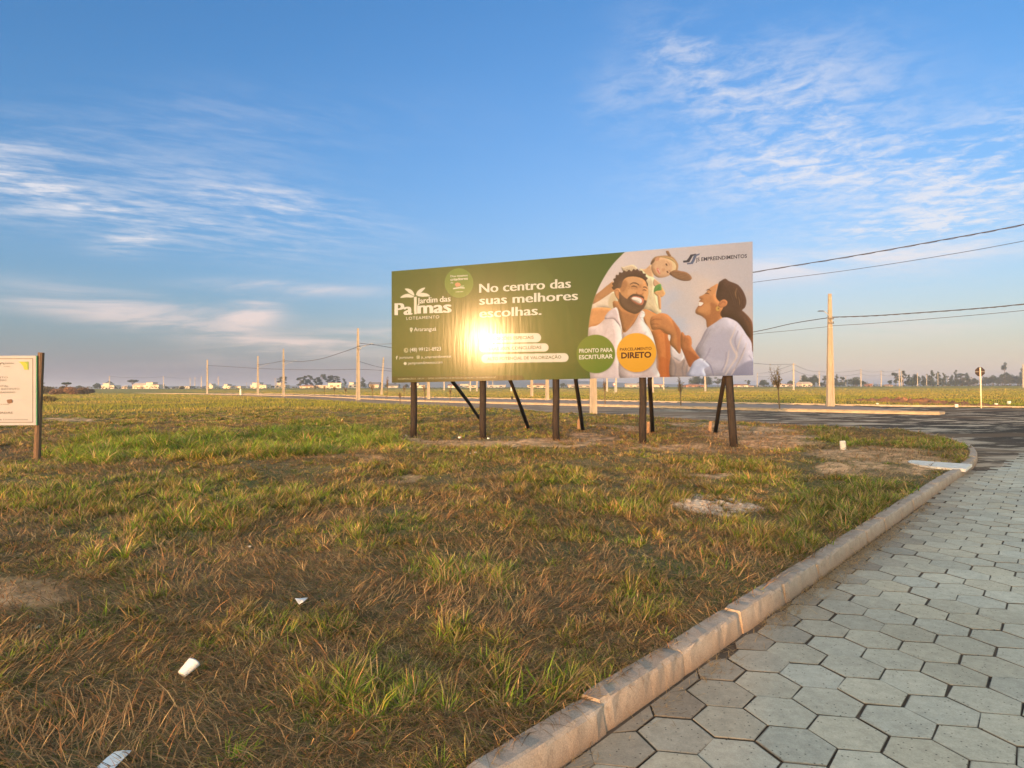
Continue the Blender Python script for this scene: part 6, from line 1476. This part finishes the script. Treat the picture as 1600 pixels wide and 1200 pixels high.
HS = [(158, 178, 599, 430, 'step', HW, HW, 'white two level house left of the umbrella shaped tree', 2), (207, 226, 598.5, 420, 'gable', HW, HW2, 'pale gabled house beside the umbrella shaped tree', 2), (225, 248, 597.5, 410, 'step', HW, RT, 'white stepped modern house with a brown carport at far left', 3), (190, 199, 601.5, 520, 'hip', HW2, HG, 'small hazy house between two dark trees at far left', 1), (267, 279, 604, 430, 'hip', HW, RG, 'low white house with a grey roof left of the leftmost pole', 1), (280, 296, 603.5, 400, 'flat', HG, RG, 'long grey shed left of the leftmost avenue pole', 2), (325, 333, 599.8, 400, 'step', HW, HW, 'narrow white block just right of the leftmost avenue pole', 1), (348, 360, 600.5, 390, 'step', HW, RG, 'small white house with dark openings among the far left poles', 2), (360, 376, 603.6, 395, 'flat', HW2, HW2, 'long low pale wall building beside the small white house', 2), (391, 416, 598, 380, 'step', HW, RG, 'white house with a dark flat roof behind the third pole', 3), (430, 446, 598.5, 400, 'step', HW2, HW, 'pale house in front of the open crowned pine', 2), (468, 490, 601, 380, 'hip', HW2, RT, 'pinkish long low house under the row of pines', 3), (490, 512, 602.5, 385, 'flat', HW2, HW2, 'long low wall like building beneath the pines', 2), (512.5, 533, 598.5, 370, 'flat', HW, HW2, 'cream box shaped building right of the pines', 2), (544, 559, 597.5, 390, 'step', HW, RG, 'white two level house just left of the lamp pole', 2), (577, 592, 597, 395, 'gable', HW2, RG, 'dark roofed house right of the lamp pole', 1), (606, 622, 600, 400, 'gable', HG, RG, 'grey shed at the left edge of the billboard', 1), (641, 664, 599.5, 380, 'step', HW, HW2, 'pinkish white house right of the first billboard post', 3), (700, 716, 600, 380, 'gable', HW, RT, 'white gabled house under the billboard left of the second post', 2), (716, 745, 600.5, 390, 'step', HW, HW2, 'cluster of white blocks just left of the second post', 3), (762, 790, 602, 400, 'flat', HG, HW, 'low white sheds just right of the second post', 2), (824, 858, 599, 330, 'hip', HW2, RT, 'large cream house with a hipped roof left of the middle post', 3), (889, 925, 600, 360, 'gable', HW2, HW2, 'long cream low building left of the thick pole', 3), (980, 1002, 599, 350, 'gable', HW, HW2, 'white gabled building left of the fourth post', 2), (1015, 1036, 601, 380, 'flat', HW2, RT, 'low pinkish building right of the fourth post', 2), (1072, 1102, 600, 350, 'hip', RT, RT, 'long brownish roofed building under the rightmost trees', 2), (1153, 1169, 600, 330, 'gable', HW, RT, 'small lit house left of the rightmost billboard post', 1), (1170, 1178, 602, 360, 'gable', HW, RT, 'tiny white house right of the billboard edge', 1), (1217, 1229, 598.5, 380, 'hip', HW, HW2, 'cream house behind the largest sapling', 1), (1228, 1240, 599.5, 390, 'gable', HW, RT, 'small red roofed house left of the tallest far pole', 1), (1253, 1269, 596.5, 360, 'gable', HW, HW2, 'pale gabled house in front of rounded trees', 2), (1390, 1396, 600.5, 450, 'gable', HW2, RT, 'tiny house before the row of conifers', 1), (1359, 1363, 599.8, 450, 'flat', RT, RT, 'tiny reddish block right of the dome shaped tree', 1)]
for h in HS: house(h[0], h[1], h[2], h[3]*1.2, h[4], h[5], h[6], h[7], wins=h[8])

# dark hedges closing the fields
HEDGE = mat('hedge_foliage', (.035, .042, .02), .9, attr=True)
def hedge(x0, x1, Y, hh, label, seed):
    rs = np.random.RandomState(seed); a, c = PY(x0, 600, Y), PY(x1, 600, Y); W = c.x-a.x; n = int(W*hh*2.2); X = a.x+rs.rand(n)*W; top = hh*(.55+.6*fbm(X, X*0, 5, seed, 3)); Z = rs.rand(n)*top+terrain(X, np.full(n, Y)); Yv = Y+rs.normal(0, 1.2, n)
    P = np.stack([X, Yv, Z], -1); q = .45
    A = rs.normal(0, 1, (n, 3)); A /= np.linalg.norm(A, axis=1)[:, None]; B = np.cross(A, rs.normal(0, 1, (n, 3))); B /= np.linalg.norm(B, axis=1)[:, None]
    V = np.stack([P-A*q, P+B*q*.7, P+A*q, P-B*q*.7], 1).reshape(-1, 3); col = np.repeat(np.array([.045, .045, .022])*(.5+rs.rand(n))[:, None], 4, 0)
    o = mesh_np('hedgerow', V, np.arange(4*n), np.arange(n)*4, np.full(n, 4), HEDGE, col=col); tag(o, label, 'hedge', None, 'stuff')
hedge(-20, 330, 372, 1.5, 'low dark scrub along the far left edge of the field', 1); hedge(330, 640, 368, .9, 'low scrub in front of the distant houses left of the billboard', 2); hedge(640, 1180, 345, .7, 'low scrub seen under the billboard', 3); hedge(1176, 1640, 350, .8, 'low scrub along the far right edge of the field', 4)
hedge(1478, 1640, 585, 9.0, 'brownish wooded slope at the far right', 5)
# bushes and spoil on the far left of the field
def bush(px, ybase, wpx, hpx, colr, label, seed):
    rs = np.random.RandomState(seed); g = G(px, ybase, .1); s = g.y/F; W, H = wpx*s, hpx*s; root = empty('bush', (g.x, g.y, zg(g.x, g.y))); tag(root, label, 'bush', 'scrubby bushes at the left edge of the field')
    b = MB()
    for k in range(6): b.tube([(0, 0, -.1), (rs.normal(0, W*.2), rs.normal(0, W*.2), H*.7)], [.05, .02], 4)
    b.build('stem', BARK, root); n = int(min(2200, 40*W*H/(.07+.3*s)**2*.12+250)); v = rs.normal(0, 1, (n, 3)); v /= np.linalg.norm(v, axis=1)[:, None]; v *= (rs.rand(n)**.5)[:, None]
    P = v*np.array([W/2, W/2.4, H/2])+np.array([0, 0, H*.5]); P[:, 0] += W*.1*np.sin(P[:, 2]*3+seed); q = .07+.45*s
    A = rs.normal(0, 1, (n, 3)); A /= np.linalg.norm(A, axis=1)[:, None]; B = np.cross(A, rs.normal(0, 1, (n, 3))); B /= np.linalg.norm(B, axis=1)[:, None]
    V = np.stack([P-A*q, P+B*q*.5, P+A*q, P-B*q*.5], 1).reshape(-1, 3); col = np.repeat(np.array(colr)*(.5+rs.rand(n))[:, None], 4, 0)
    mesh_np('foliage', V, np.arange(4*n), np.arange(n)*4, np.full(n, 4), HEDGE, parent=root, col=col)
for i, (x, yb, w_, h_, c_, l_) in enumerate(((70, 616, 26, 13, (.07, .06, .03), 'dark green bush just right of the notice board'), (88, 617, 22, 10, (.16, .10, .06), 'brownish dry bush behind the notice board'), (100, 616, 14, 13, (.09, .07, .04), 'taller dark bush with a bare stem right of the notice board'), (112, 617, 22, 13, (.17, .10, .06), 'reddish dry bush in the middle of the left scrub'), (130, 616.5, 26, 11, (.12, .08, .045), 'long low brown bush ending the left scrub'), (142, 614.5, 14, 7, (.06, .045, .03), 'small dark bush at the right end of the left scrub'), (75, 628, 30, 9, (.14, .11, .04), 'olive grass clump below the left scrub'), (284, 611.5, 7, 5, (.05, .05, .02), 'tiny lone bush in the middle of the left field'))): bush(x, yb, w_, h_, c_, l_, 60+i)

# blue hills
def hills():
    Y = 1900; xs = np.linspace(-2300, 2500, 240); px = 800+F*xs/Y
    top = 594.5+3.5*fbm(xs, xs*0, 380, 4, 4)*2-3.0
    k = np.exp(-((px-800)/230)**2)*1.0+np.exp(-((px-1370)/40)**2)*.7+.30
    zt = (horizon(px)-top)*Y/F*k+CH
    V = []; Fc = []
    for i, x in enumerate(xs): V += [(x, Y, -5), (x, Y+80, zt[i]*.6), (x, Y+250, zt[i]), (x, Y+800, -5)]
    for i in range(len(xs)-1):
        for j in range(3): Fc.append((i*4+j, (i+1)*4+j, (i+1)*4+j+1, i*4+j+1))
    b = MB(); b.add(V, Fc); o = b.build('hills', mat('hill_woods', (.04, .055, .04), .9, var=.2, scale=.01), smooth=True); tag(o, kind='structure')
hills()

# unseen wall, placed so its edge throws the shade over corner and paving
c = G(1140, 985, 0.0); az = math.radians(25.0); t = (c.y+15.0)/math.cos(az); wx = c.x-math.sin(az)*t+.42
b = MB(); WALLH = 3.35
b.box((wx+24, -15.12, WALLH/2-.1), (48, .2, WALLH+.2)); root = empty('unseen_wall', (wx+24, -15.12, 0)); tag(root, 'long unseen wall behind the viewpoint, placed to shade the corner', 'wall')
o = b.build('wall_panel', HG); o.parent = root; bpy.context.view_layer.update(); o.matrix_parent_inverse = root.matrix_world.inverted()
b = MB(); b.box((wx+24, -15.12, WALLH+.03), (48.1, .3, .06)); o = b.build('coping', HW); o.parent = root; o.matrix_parent_inverse = root.matrix_world.inverted()

# ------------------------------------------------------------------ air
HAZE_D = 0.00045
if HAZE_D > 0:
    m = bpy.data.materials.new('haze'); m.use_nodes = True; nt = m.node_tree; nt.nodes.clear()
    v = nt.nodes.new('ShaderNodeVolumePrincipled'); v.inputs['Color'].default_value = (.50, .62, .84, 1); v.inputs['Density'].default_value = HAZE_D; v.inputs['Anisotropy'].default_value = 0.2
    ou = nt.nodes.new('ShaderNodeOutputMaterial'); nt.links.new(v.outputs[0], ou.inputs['Volume'])
    b = MB(); b.box((0, 0, 15.5), (15000, 15000, 34)); o = b.build('haze', m); tag(o, 'thin evening haze over the fields', 'haze', None, 'stuff')
